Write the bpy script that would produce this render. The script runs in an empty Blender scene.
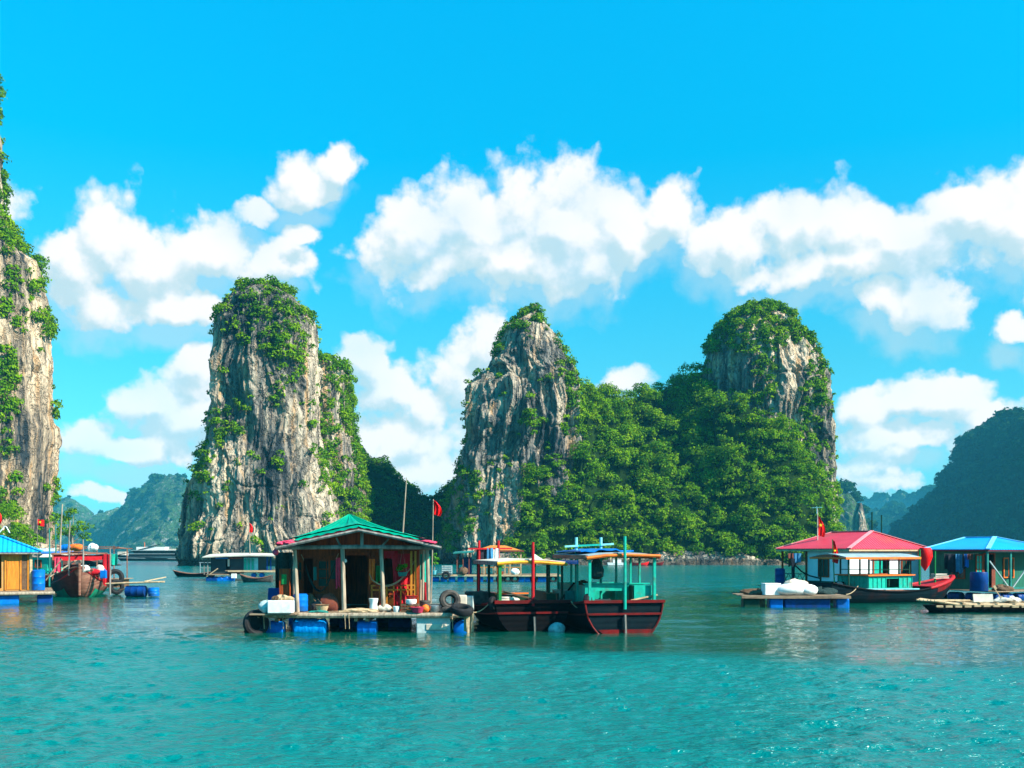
import bpy, math, random
import numpy as np
from mathutils import Vector, Matrix
random.seed(7)
SC = bpy.context.scene
COL = SC.collection
R = math.radians

# ------------------------------------------------------------------ camera
CAM_H, F_PX, HOR = 2.9, 1000.0, 551.0
cam_d = bpy.data.cameras.new('camera')
cam_d.sensor_width = 36.0
cam_d.lens = 36.0 * F_PX / 1024.0
cam_d.shift_y = (HOR - 384.0) / 1024.0
cam_d.clip_start = 0.1
cam_d.clip_end = 20000
cam = bpy.data.objects.new('camera', cam_d)
cam.location = (0, 0, CAM_H)
cam.rotation_euler = (R(90), 0, 0)
COL.objects.link(cam)
SC.camera = cam

# ------------------------------------------------------------------ colour management / sampling
vs = SC.view_settings
vs.view_transform = 'Standard'; vs.look = 'None'; vs.exposure = 1.15; vs.gamma = 1.0; vs.use_curve_mapping = False
SC.render.engine = 'CYCLES'
SC.cycles.use_denoising = True
SC.cycles.max_bounces = 6
SC.cycles.diffuse_bounces = 2
SC.cycles.glossy_bounces = 3
SC.cycles.transmission_bounces = 2
SC.cycles.transparent_max_bounces = 12
SC.cycles.volume_bounces = 0

# ------------------------------------------------------------------ sun
SUN_EL = R(38)
SUN_H = Vector((0.90, -0.44)).normalized()
sun_dir = Vector((SUN_H.x * math.cos(SUN_EL), SUN_H.y * math.cos(SUN_EL), math.sin(SUN_EL)))
sd = bpy.data.lights.new('sun', 'SUN')
sd.energy = 5.0
sd.angle = R(0.5)
sd.color = (1.0, 0.93, 0.80)
so = bpy.data.objects.new('sun', sd)
so.rotation_euler = sun_dir.to_track_quat('Z', 'Y').to_euler()
so.location = (60, -40, 90)
COL.objects.link(so)

# ------------------------------------------------------------------ world: sky + cumulus
world = bpy.data.worlds.new('World')
SC.world = world
world.use_nodes = True
wt = world.node_tree
wt.nodes.clear()

class NT:
    """tiny helper to write node graphs"""
    def __init__(s, tree): s.t = tree
    def n(s, typ, **kw):
        nd = s.t.nodes.new(typ)
        for k, v in kw.items():
            if k == 'ins':
                for i, val in v.items():
                    if isinstance(val, bpy.types.NodeSocket): s.t.links.new(val, nd.inputs[i])
                    else: nd.inputs[i].default_value = val
            else: setattr(nd, k, v)
        return nd
    def m(s, op, a, b=0.0, c=0.0, clamp=False):
        nd = s.n('ShaderNodeMath', operation=op, use_clamp=clamp, ins={0: a, 1: b, 2: c})
        return nd.outputs[0]
    def vm(s, op, a, b=(0, 0, 0), c=None, out=0):
        ins = {0: a, 1: b}
        if c is not None: ins[2] = c
        nd = s.n('ShaderNodeVectorMath', operation=op, ins=ins)
        return nd.outputs[out]
    def sm(s, v, lo, hi, a=0.0, b=1.0, interp='SMOOTHSTEP'):
        nd = s.n('ShaderNodeMapRange', interpolation_type=interp, ins={0: v, 1: lo, 2: hi, 3: a, 4: b})
        return nd.outputs[0]
    def mix(s, f, a, b, blend='MIX'):
        nd = s.n('ShaderNodeMix', data_type='RGBA', blend_type=blend)
        for i, val in ((0, f), (6, a), (7, b)):
            if isinstance(val, bpy.types.NodeSocket): s.t.links.new(val, nd.inputs[i])
            else: nd.inputs[i].default_value = val if i == 0 else (*val[:3], 1)
        return nd.outputs[2]
    def noise(s, vec, scale, detail=4, rough=0.5, out=0, dist=0.0, lac=2.0):
        nd = s.n('ShaderNodeTexNoise', ins={'Scale': scale, 'Detail': detail, 'Roughness': rough, 'Distortion': dist, 'Lacunarity': lac})
        if vec is not None: s.t.links.new(vec, nd.inputs['Vector'])
        return nd.outputs[out]
    def ramp(s, f, stops, interp='LINEAR'):
        nd = s.n('ShaderNodeValToRGB')
        s.t.links.new(f, nd.inputs[0])
        cr = nd.color_ramp; cr.interpolation = interp
        while len(cr.elements) < len(stops): cr.elements.new(0.5)
        for e, (p, c) in zip(cr.elements, stops):
            e.position = p; e.color = (*c[:3], 1) if len(c) >= 3 else (c[0],) * 3 + (1,)
        return nd.outputs[0]

# cloud banks as (azimuth, elevation) ellipses in degrees, written in units of 1/1000 rad near the horizon
BLOBS = [  # px, py, rx, ry
 (105,232,38,38),(75,262,42,34),(150,262,52,34),(215,245,54,32),(275,262,46,26),(95,300,52,26),(180,300,60,22),(255,205,20,12),(300,232,20,14),
 (305,178,40,26),(343,165,20,16),
 (415,232,42,44),(478,218,62,44),(560,222,70,48),(625,225,48,44),(668,205,36,28),(500,265,124,30),(590,262,62,30),
 (735,238,50,30),(790,225,46,38),(850,225,58,42),(905,240,66,42),(965,208,52,36),(1018,215,44,44),(850,268,136,22),(922,312,44,32),(885,300,32,22),
 (1018,322,24,15),
 (200,372,32,30),(158,402,40,26),(98,436,32,22),(190,420,60,26),(135,442,76,16),(222,435,40,26),
 (362,362,26,28), (385,398,40,30), (428,412,44,28), (480,342,28,26), (462,385,40,42), (405,445,84,34), (428,475,76,18),
 (618,381,32,12),
 (868,412,34,20),(905,402,34,16),(952,402,38,22),(985,420,44,20),(905,440,90,18),(870,462,60,14),(985,452,46,16),(880,478,40,9),
 (100,500,40,9),
 (-120,330,120,50),(-60,180,80,40),(1150,300,110,50),(1120,430,80,24),(-150,440,120,22),(1300,200,140,60),
 (1500,250,80,40)]
def build_field():
    g = bpy.data.node_groups.new('cloud_banks', 'ShaderNodeTree')
    g.interface.new_socket('P', in_out='INPUT', socket_type='NodeSocketVector')
    g.interface.new_socket('F', in_out='OUTPUT', socket_type='NodeSocketFloat')
    t = NT(g)
    gi = g.nodes.new('NodeGroupInput'); go = g.nodes.new('NodeGroupOutput')
    p0 = gi.outputs[0]
    w1 = t.vm('SUBTRACT', t.noise(p0, 9.0, 2, 0.5, out=1), (0.5, 0.5, 0.5))
    w2 = t.vm('SUBTRACT', t.noise(p0, 34.0, 4, 0.55, out=1), (0.5, 0.5, 0.5))
    p = t.vm('MULTIPLY_ADD', w1, (0.055, 0.05, 0), p0)
    p = t.vm('MULTIPLY_ADD', w2, (0.028, 0.028, 0), p)
    p = t.vm('MULTIPLY', p, (1, 1, 0))
    acc = None
    for (px, py, rx, ry) in BLOBS:
        az = math.atan((px - 512) / F_PX); el = math.atan((HOR - py) / F_PX * math.cos(az))
        ix = F_PX / (rx * math.cos(az) ** 2 * 1.34); iy = F_PX / (ry * math.cos(az) * 1.34)
        q = t.vm('MULTIPLY_ADD', p, (ix, iy, 0), (-az * ix, -el * iy, 0))
        l = t.vm('LENGTH', q, out=1)
        acc = l if acc is None else t.m('SMOOTH_MIN', acc, l, 0.18)
    # billows: rounded lumps from two scales of smooth cells plus fine fractal
    def cells(scale, ):
        nd = t.n('ShaderNodeTexVoronoi', feature='SMOOTH_F1', ins={'Scale': scale, 'Smoothness': 0.35})
        t.t.links.new(p, nd.inputs['Vector'])
        return nd.outputs['Distance']
    b1 = cells(26.0); b2 = cells(62.0)
    f = t.m('SUBTRACT', 1.0, acc)
    f = t.m('MULTIPLY_ADD', b1, -0.50, f)
    f = t.m('MULTIPLY_ADD', b2, -0.26, f)
    fine = t.noise(p0, 60.0, 7, 0.6)
    f = t.m('MULTIPLY_ADD', t.m('SUBTRACT', fine, 0.5), 0.50, f)
    f = t.m('ADD', f, 0.285)
    g.links.new(f, go.inputs[0])
    return g
FIELD = build_field()
w = NT(wt)
tc = w.n('ShaderNodeTexCoord')
sx = w.n('ShaderNodeSeparateXYZ', ins={0: tc.outputs['Generated']})
az = w.m('ARCTAN2', sx.outputs[0], sx.outputs[1])
el = w.m('ARCSINE', sx.outputs[2])
P = w.n('ShaderNodeCombineXYZ', ins={0: az, 1: el, 2: 0.0}).outputs[0]
def fld(vec):
    nd = wt.nodes.new('ShaderNodeGroup'); nd.node_tree = FIELD
    wt.links.new(vec, nd.inputs[0]); return nd.outputs[0]
f0 = fld(P)
f1 = fld(w.vm('ADD', P, (0.008, 0.022, 0)))
dens = w.sm(f0, -0.02, 0.36)
dens = w.m('MAXIMUM', dens, w.sm(f1, -0.05, 0.65, 0.0, 0.55))
soft = w.noise(P, 7.0, 3, 0.5)
dens = w.m('MULTIPLY', dens, w.sm(soft, 0.25, 0.55, 0.72, 1.0))
rel = w.m('SUBTRACT', f0, f1)                      # >0 : less cloud towards the sun -> lit edge
lit = w.sm(rel, -0.34, 0.30)
thick = w.sm(f0, 0.15, 0.9)
lit = w.m('MULTIPLY_ADD', thick, 0.10, w.m('MULTIPLY', lit, 0.95), clamp=True)
sky = w.n('ShaderNodeTexSky', sky_type='NISHITA', sun_disc=False)
sky.sun_elevation = SUN_EL
sky.sun_rotation = math.atan2(SUN_H.x, SUN_H.y)
sky.altitude = 0; sky.air_density = 1.0; sky.dust_density = 0.6; sky.ozone_density = 1.6
tint = w.ramp(w.m('DIVIDE', el, 0.6, clamp=True), [(0.0, (0.22, 0.66, 1.05)), (0.05, (0.25, 0.78, 1.05)), (0.14, (0.26, 0.95, 1.10)), (0.30, (0.19, 1.06, 1.10)), (0.62, (0.0, 1.42, 1.55)), (1.0, (0.0, 1.85, 2.1))])
skyc = w.mix(1.0, sky.outputs[0], tint, 'MULTIPLY')
cloudc = w.mix(lit, (3.3, 4.6, 5.1), (6.3, 6.2, 6.25))
out = w.mix(dens, skyc, cloudc)
bg = w.n('ShaderNodeBackground', ins={'Strength': 0.076})
wt.links.new(out, bg.inputs[0])
wo = wt.nodes.new('ShaderNodeOutputWorld')
wt.links.new(bg.outputs[0], wo.inputs[0])
world.cycles.sampling_method = 'MANUAL'
world.cycles.sample_map_resolution = 512

# ------------------------------------------------------------------ generic helpers
def X(px, D): return (px - 512.0) / F_PX * D
def Z(py, D): return CAM_H + (HOR - py) / F_PX * D
def tag(o, label=None, cat=None, group=None, kind=None):
    if label: o['label'] = label
    if cat: o['category'] = cat
    if group: o['group'] = group
    if kind: o['kind'] = kind
    return o
def thing(name, loc, rz=0.0, label=None, cat=None, group=None):
    o = bpy.data.objects.new(name, None)
    o.empty_display_size = 0.3
    o.location = loc; o.rotation_euler = (0, 0, rz)
    COL.objects.link(o)
    return tag(o, label, cat, group)
def raw_mesh(name, V, Fc, mat, parent=None, smooth=False, k=4):
    """V (n,3) array, Fc (m,k) index array"""
    me = bpy.data.meshes.new(name)
    V = np.asarray(V, np.float32); Fc = np.asarray(Fc, np.int32)
    me.vertices.add(len(V)); me.vertices.foreach_set('co', V.ravel())
    me.loops.add(Fc.size); me.loops.foreach_set('vertex_index', Fc.ravel())
    me.polygons.add(len(Fc)); me.polygons.foreach_set('loop_start', np.arange(0, Fc.size, Fc.shape[1], dtype=np.int32))
    me.polygons.foreach_set('use_smooth', np.full(len(Fc), smooth, dtype=bool))
    me.update(calc_edges=True); me.validate()
    me.materials.append(mat)
    o = bpy.data.objects.new(name, me)
    if parent is not None: o.parent = parent
    COL.objects.link(o)
    return o

# ------------------------------------------------------------------ numpy noise
def _hash(ix, iy, iz, seed):
    h = (ix.astype(np.int64) * 374761393 + iy.astype(np.int64) * 668265263 + iz.astype(np.int64) * 2147483647 + seed * 1274126177) & 0xffffffff
    h = ((h ^ (h >> 13)) * 1274126177) & 0xffffffff
    h = h ^ (h >> 16)
    return (h & 0xffff) / 65535.0
def vnoise(x, y, z, seed=0):
    fx, fy, fz = np.floor(x), np.floor(y), np.floor(z)
    tx, ty, tz = x - fx, y - fy, z - fz
    tx = tx * tx * (3 - 2 * tx); ty = ty * ty * (3 - 2 * ty); tz = tz * tz * (3 - 2 * tz)
    r = 0
    for dx in (0, 1):
        for dy in (0, 1):
            for dz in (0, 1):
                r = r + _hash(fx + dx, fy + dy, fz + dz, seed) * (tx if dx else 1 - tx) * (ty if dy else 1 - ty) * (tz if dz else 1 - tz)
    return r * 2 - 1
def fbm(x, y, z, oct=4, seed=0, gain=0.5):
    a, s, f = 1.0, 0.0, 1.0
    for i in range(oct):
        s = s + a * vnoise(x * f, y * f, z * f, seed + i * 17); a *= gain; f *= 2.03
    return s
def ridged(x, y, z, oct=3, seed=0, gain=0.5):
    a, s, f = 1.0, 0.0, 1.0
    for i in range(oct):
        s = s + a * (1 - 2 * np.abs(vnoise(x * f, y * f, z * f, seed + i * 31))); a *= gain; f *= 2.1
    return s
# ------------------------------------------------------------------ materials
def new_mat(name):
    m = bpy.data.materials.new(name); m.use_nodes = True
    m.node_tree.nodes.clear()
    t = NT(m.node_tree)
    out = m.node_tree.nodes.new('ShaderNodeOutputMaterial')
    return m, t, out
def pmat(name, c1, c2=None, scale=3.0, rough=0.7, stretch=(1, 1, 1), bump=0.15, metal=0.0, dirt=None, dirt_amt=0.3, detail=5, wave=None, rot=0.0, spec=0.13, emit=None):
    """painted / wooden / cloth surface: two-tone noise, optional dirt, bump, optional corrugation (axis, period, height)"""
    if c2 is None: c2 = tuple(c * 0.72 for c in c1)
    m, t, out = new_mat(name)
    tc = t.n('ShaderNodeTexCoord')
    vec = t.n('ShaderNodeMapping', ins={0: tc.outputs['Object'], 3: stretch}).outputs[0]
    n = t.noise(vec, scale, detail, 0.6)
    f = t.sm(n, 0.32, 0.68)
    col = t.mix(f, c1, c2)
    if dirt:
        n2 = t.noise(tc.outputs['Object'], scale * 0.45, 6, 0.7)
        col = t.mix(t.m('MULTIPLY', t.sm(n2, 0.5, 0.68), dirt_amt, clamp=True), col, dirt)
    b = t.n('ShaderNodeBsdfPrincipled', ins={'Base Color': col, 'Roughness': rough, 'Metallic': metal, 'Specular IOR Level': spec})
    h = n
    if wave:
        ax, per, amp = wave
        s = t.n('ShaderNodeSeparateXYZ', ins={0: tc.outputs['Object']}).outputs[ax]
        wv = t.m('SINE', t.m('MULTIPLY', s, 2 * math.pi / per))
        bp0 = t.n('ShaderNodeBump', ins={'Strength': 1.0, 'Distance': amp, 'Height': wv})
        bp = t.n('ShaderNodeBump', ins={'Strength': bump, 'Distance': 0.02, 'Height': n, 'Normal': bp0.outputs[0]})
    else:
        bp = t.n('ShaderNodeBump', ins={'Strength': bump, 'Distance': 0.02, 'Height': n})
    t.t.links.new(bp.outputs[0], b.inputs['Normal'])
    t.t.links.new(b.outputs[0], out.inputs[0])
    return m

def leaf_mat(name, cols, scale=0.25, trans=0.24):
    m, t, out = new_mat(name)
    tc = t.n('ShaderNodeTexCoord')
    n = t.noise(tc.outputs['Object'], scale, 5, 0.65)
    n2 = t.noise(tc.outputs['Object'], scale * 9, 2, 0.5)
    f = t.m('MULTIPLY_ADD', t.m('SUBTRACT', n2, 0.5), 0.7, n)
    col = t.ramp(f, [(0.30, cols[0]), (0.48, cols[1]), (0.66, cols[2])])
    d = t.n('ShaderNodeBsdfDiffuse', ins={0: col})
    tr = t.n('ShaderNodeBsdfTranslucent', ins={0: t.mix(1.0, col, (1.25, 1.15, 0.4), 'MULTIPLY')})
    mx = t.n('ShaderNodeMixShader', ins={0: trans, 1: d.outputs[0], 2: tr.outputs[0]})
    t.t.links.new(mx.outputs[0], out.inputs[0])
    return m

def rock_mat(name, dark=(0.028, 0.036, 0.042), mid=(0.18, 0.155, 0.13), light=(0.64, 0.49, 0.345), ochre=(0.48, 0.25, 0.10), warm=0.75, sc=1.0, moss=0.0):
    m, t, out = new_mat(name)
    tc = t.n('ShaderNodeTexCoord'); ob = tc.outputs['Object']
    v1 = t.n('ShaderNodeMapping', ins={0: ob, 3: (0.30 * sc, 0.30 * sc, 0.016 * sc)}).outputs[0]
    v2 = t.n('ShaderNodeMapping', ins={0: ob, 3: (1.1 * sc, 1.1 * sc, 0.055 * sc)}).outputs[0]
    v3 = t.n('ShaderNodeMapping', ins={0: ob, 3: (1.0 * sc, 1.0 * sc, 0.45 * sc)}).outputs[0]
    a = t.noise(v1, 1.0, 5, 0.62, dist=0.4); b = t.noise(v2, 1.0, 5, 0.62, dist=0.5); c = t.noise(v3, 1.3, 6, 0.65)
    big = t.noise(ob, 0.05 * sc, 3, 0.5)
    f = t.m('ADD', t.m('MULTIPLY', a, 0.48), t.m('ADD', t.m('MULTIPLY', b, 0.40), t.m('MULTIPLY', c, 0.12)))
    f = t.m('MULTIPLY_ADD', t.m('SUBTRACT', big, 0.5), 0.55, f)
    col = t.ramp(f, [(0.36, dark), (0.44, mid), (0.52, tuple((p + q) / 2 for p, q in zip(mid, light))), (0.60, light)])
    oc = t.sm(t.noise(v1, 1.7, 4, 0.6), 0.50, 0.66)
    oc = t.m('MULTIPLY', oc, t.m('MULTIPLY', warm, t.sm(f, 0.42, 0.52)))
    col = t.mix(oc, col, ochre)
    crk = t.sm(t.noise(v2, 0.8, 6, 0.72), 0.40, 0.45)
    col = t.mix(t.m('MULTIPLY', t.m('SUBTRACT', 1.0, crk), 0.75), col, (0.025, 0.03, 0.035))
    ve = t.n('ShaderNodeTexVoronoi', feature='DISTANCE_TO_EDGE', ins={'Scale': 1.0})
    wv = t.vm('MULTIPLY_ADD', t.noise(ob, 0.8 * sc, 3, 0.6, out=1), (1.2, 1.2, 1.2), t.n('ShaderNodeMapping', ins={0: ob, 3: (0.50 * sc, 0.50 * sc, 0.16 * sc)}).outputs[0])
    t.t.links.new(wv, ve.inputs['Vector'])
    joint = t.sm(ve.outputs['Distance'], 0.0, 0.10)
    col = t.mix(t.m('MULTIPLY', t.m('SUBTRACT', 1.0, joint), 0.22), col, (0.02, 0.025, 0.03))
    if moss:
        ms = t.sm(t.noise(ob, 0.16, 6, 0.7), 0.60 - moss * 0.2, 0.68 - moss * 0.2)
        col = t.mix(t.m('MULTIPLY', ms, 0.9), col, (0.035, 0.085, 0.018))
    # tide line: dark wet notch just above the sea
    zz = t.n('ShaderNodeSeparateXYZ', ins={0: ob}).outputs[2]
    col = t.mix(t.sm(zz, 0.9, 1.6, 0.75, 0.0), col, (0.02, 0.022, 0.02))
    bp1 = t.n('ShaderNodeBump', ins={'Strength': 1.0, 'Distance': 1.1 / sc, 'Height': b})
    bp = t.n('ShaderNodeBump', ins={'Strength': 0.8, 'Distance': 0.3 / sc, 'Height': c, 'Normal': bp1.outputs[0]})
    bp = t.n('ShaderNodeBump', ins={'Strength': 1.0, 'Distance': 0.3 / sc, 'Height': joint, 'Normal': bp.outputs[0]})
    bs = t.n('ShaderNodeBsdfPrincipled', ins={'Base Color': col, 'Roughness': 0.9, 'Specular IOR Level': 0.03, 'Normal': bp.outputs[0]})
    t.t.links.new(bs.outputs[0], out.inputs[0])
    return m

M = {}
M['rock'] = rock_mat('limestone')
M['rock_warm'] = rock_mat('limestone_warm', mid=(0.28, 0.21, 0.15), light=(0.70, 0.52, 0.35), warm=0.8)
M['rock_grey'] = rock_mat('limestone_grey', mid=(0.155, 0.14, 0.125), light=(0.58, 0.45, 0.32), warm=0.7)
M['rock_far'] = rock_mat('limestone_far', dark=(0.012, 0.025, 0.02), mid=(0.02, 0.045, 0.02), light=(0.24, 0.24, 0.20), warm=0.15, sc=0.35, moss=1.0)
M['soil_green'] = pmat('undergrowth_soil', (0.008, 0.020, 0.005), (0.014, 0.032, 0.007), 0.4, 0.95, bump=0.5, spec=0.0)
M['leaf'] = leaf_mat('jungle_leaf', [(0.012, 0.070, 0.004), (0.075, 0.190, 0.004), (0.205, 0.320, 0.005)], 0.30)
M['leaf_shaded'] = leaf_mat('jungle_leaf_shaded', [(0.008, 0.040, 0.006), (0.022, 0.080, 0.008), (0.06, 0.14, 0.01)], 0.2)  # darker copy of the leaf, the ridge's shade put into its colour
M['leaf_far'] = leaf_mat('far_leaf', [(0.006, 0.026, 0.010), (0.012, 0.048, 0.014), (0.03, 0.08, 0.02)], 0.05, 0.2)

# water
def water_mat():
    m, t, out = new_mat('sea_water')
    geo = t.n('ShaderNodeNewGeometry'); pos = geo.outputs['Position']
    mp = lambda s, r=0: t.n('ShaderNodeMapping', ins={0: pos, 2: (0, 0, r), 3: s}).outputs[0]
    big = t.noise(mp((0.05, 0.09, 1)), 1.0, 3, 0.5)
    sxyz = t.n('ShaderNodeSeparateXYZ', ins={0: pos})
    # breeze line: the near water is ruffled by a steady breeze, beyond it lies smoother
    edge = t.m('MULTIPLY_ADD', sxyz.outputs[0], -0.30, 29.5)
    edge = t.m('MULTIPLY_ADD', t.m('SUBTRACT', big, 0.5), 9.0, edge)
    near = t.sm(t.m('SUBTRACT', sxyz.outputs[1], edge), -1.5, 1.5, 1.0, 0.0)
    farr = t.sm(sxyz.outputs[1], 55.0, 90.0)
    n0 = t.noise(mp((0.16, 0.42, 1), R(5)), 1.0, 2, 0.5, dist=0.3)
    n1 = t.noise(mp((0.5, 1.25, 1), R(8)), 1.0, 3, 0.55, dist=0.3)
    n2 = t.noise(mp((1.9, 4.2, 1), R(-6)), 1.0, 4, 0.6)
    n3 = t.noise(mp((7.0, 13.0, 1)), 1.0, 3, 0.6)
    h = t.m('MULTIPLY', n0, t.m('MULTIPLY', farr, 0.55))
    h = t.m('ADD', h, t.m('MULTIPLY', n1, t.m('MULTIPLY', farr, 0.35)))
    h = t.m('ADD', h, t.m('MULTIPLY', n2, t.m('MULTIPLY_ADD', near, 0.13, 0.030)))
    h = t.m('ADD', h, t.m('MULTIPLY', n3, t.m('MULTIPLY_ADD', near, 0.055, 0.004)))
    bp = t.n('ShaderNodeBump', ins={'Strength': 1.0, 'Distance': 1.0, 'Height': h})
    col = t.mix(t.sm(big, 0.3, 0.7), t.mix(near, t.mix(farr, (0.0, 0.072, 0.048), (0.0, 0.115, 0.112)), (0.0, 0.158, 0.145)), t.mix(near, t.mix(farr, (0.0, 0.060, 0.042), (0.0, 0.100, 0.098)), (0.0, 0.132, 0.122)))  # reflections painted into body colour: darker in smooth band, brighter near and far
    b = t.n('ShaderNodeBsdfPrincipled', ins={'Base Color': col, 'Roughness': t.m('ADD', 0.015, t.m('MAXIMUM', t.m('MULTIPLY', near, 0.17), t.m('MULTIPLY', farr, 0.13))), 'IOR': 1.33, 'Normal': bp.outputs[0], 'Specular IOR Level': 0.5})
    t.t.links.new(b.outputs[0], out.inputs[0])
    return m
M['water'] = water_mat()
# ------------------------------------------------------------------ sea
def grid_sheet(xs, ys, zf):
    XX, YY = np.meshgrid(xs, ys)
    V = np.stack([XX.ravel(), YY.ravel(), zf(XX, YY).ravel()], 1)
    nx, ny = len(xs), len(ys)
    i = np.arange(nx - 1)[None, :] + (np.arange(ny - 1) * nx)[:, None]
    i = i.ravel()
    return V, np.stack([i, i + 1, i + nx + 1, i + nx], 1)
rows = np.concatenate([[-600, -200, -60, -10, 4, 9], CAM_H * F_PX / np.arange(228, 110, -0.6), CAM_H * F_PX / np.arange(110, 6, -0.3), [550, 700, 1000, 1500, 2500, 4500]])
us = np.concatenate([[-250, -60, -15, -5, -2, -1.2, -0.8], np.linspace(-0.62, 0.62, 1000), [0.8, 1.2, 2, 5, 15, 60, 250]])
UU, DD = np.meshgrid(us, rows)
XX = np.clip(UU * np.maximum(DD, 12), -3000, 3000); YY = DD
edge = 29.5 - 0.30 * XX + 4.0 * vnoise(XX / 18, YY / 11, XX * 0, 3)
near = np.clip((edge - YY) / 2.4 + 0.5, 0, 1); near = near * near * (3 - 2 * near)
gust = 0.75 + 0.5 * vnoise(XX / 25, YY / 14, XX * 0, 9)
h = 0.050 * vnoise(XX * 0.22 + 0.1 * YY, YY * 0.5, XX * 0, 11)
h += (0.036 + 0.020 * near) * gust * vnoise(XX * (0.42 ) + 3, YY * 0.95 - 0.1 * XX, XX * 0, 12)
h += (0.016 + 0.032 * near) * gust * vnoise(XX * 1.5, YY * 2.5 + 0.3 * XX, XX * 0, 13)
h += (0.006 + 0.024 * near) * vnoise(XX * 3.4, YY * 5.2, XX * 0, 14)
h *= np.clip((150 - DD) / 60, 0, 1) * (DD > 10) * (np.abs(UU) < 0.7)
n0 = len(us)
V = np.stack([XX.ravel(), YY.ravel(), h.ravel()], 1)
i_ = (np.arange(n0 - 1)[None, :] + (np.arange(len(rows) - 1) * n0)[:, None]).ravel()
Fc = np.stack([i_, i_ + 1, i_ + n0 + 1, i_ + n0], 1)
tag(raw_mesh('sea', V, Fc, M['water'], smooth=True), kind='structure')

# ------------------------------------------------------------------ leaves in lumpy crowns, as one mesh
def leaf_cloud(C, Rad, dens, leaf, seed=0, up=0.15, squash=0.85):
    """C (n,3) crown centres, Rad (n,), dens leaves per m2 of crown surface -> verts, quads"""
    rg = np.random.default_rng(seed)
    C = np.asarray(C, float); Rad = np.asarray(Rad, float)
    cnt = np.maximum(8, (dens * 4 * np.pi * Rad ** 2 * 0.6)).astype(int)
    idx = np.repeat(np.arange(len(C)), cnt); n = len(idx)
    u = rg.normal(size=(n, 3)); u /= np.linalg.norm(u, axis=1)[:, None]
    u[:, 2] = np.where(u[:, 2] < -0.35, -u[:, 2], u[:, 2])
    ph = C[idx] * 0.37
    lump = 1 + 0.42 * vnoise(u[:, 0] * 2.8 + ph[:, 0], u[:, 1] * 2.8 + ph[:, 1], u[:, 2] * 2.8 + ph[:, 2], 5)
    rr = Rad[idx] * lump * rg.uniform(0.72, 1.06, n)
    pos = C[idx] + u * rr[:, None] * np.array([1, 1, squash])
    nr = u + rg.normal(size=(n, 3)) * 0.42 + np.array([0, 0, up])
    nr /= np.linalg.norm(nr, axis=1)[:, None]
    a = np.cross(nr, rg.normal(size=(n, 3))); a /= np.linalg.norm(a, axis=1)[:, None] + 1e-9
    b = np.cross(nr, a)
    s = leaf * rg.uniform(0.55, 1.35, n)[:, None]
    el = rg.uniform(0.5, 0.9, n)[:, None]
    V = np.empty((n, 4, 3))
    V[:, 0] = pos - a * s; V[:, 1] = pos - b * s * el; V[:, 2] = pos + a * s; V[:, 3] = pos + b * s * el
    return V.reshape(-1, 3), np.arange(n * 4).reshape(-1, 4)

def in_blobs(px, py, blobs):
    """largest membership of pixel-direction in hand-placed vegetation patches"""
    w = np.zeros_like(px)
    for (cx, cy, rx, ry, *s) in blobs:
        k = s[0] if s else 1.0
        w = np.maximum(w, k * np.clip(1.6 - 1.1 * np.sqrt(((px - cx) / rx) ** 2 + ((py - cy) / ry) ** 2), 0, 1))
    return w

class Land: pass
def surf_stats(V, Fc):
    a, b, c, d = (V[Fc[:, i]] for i in range(4))
    n = np.cross(c - a, d - b); A = np.linalg.norm(n, axis=1) / 2
    n = n / (2 * A[:, None] + 1e-9)
    return (a + b + c + d) / 4, n, A

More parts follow.
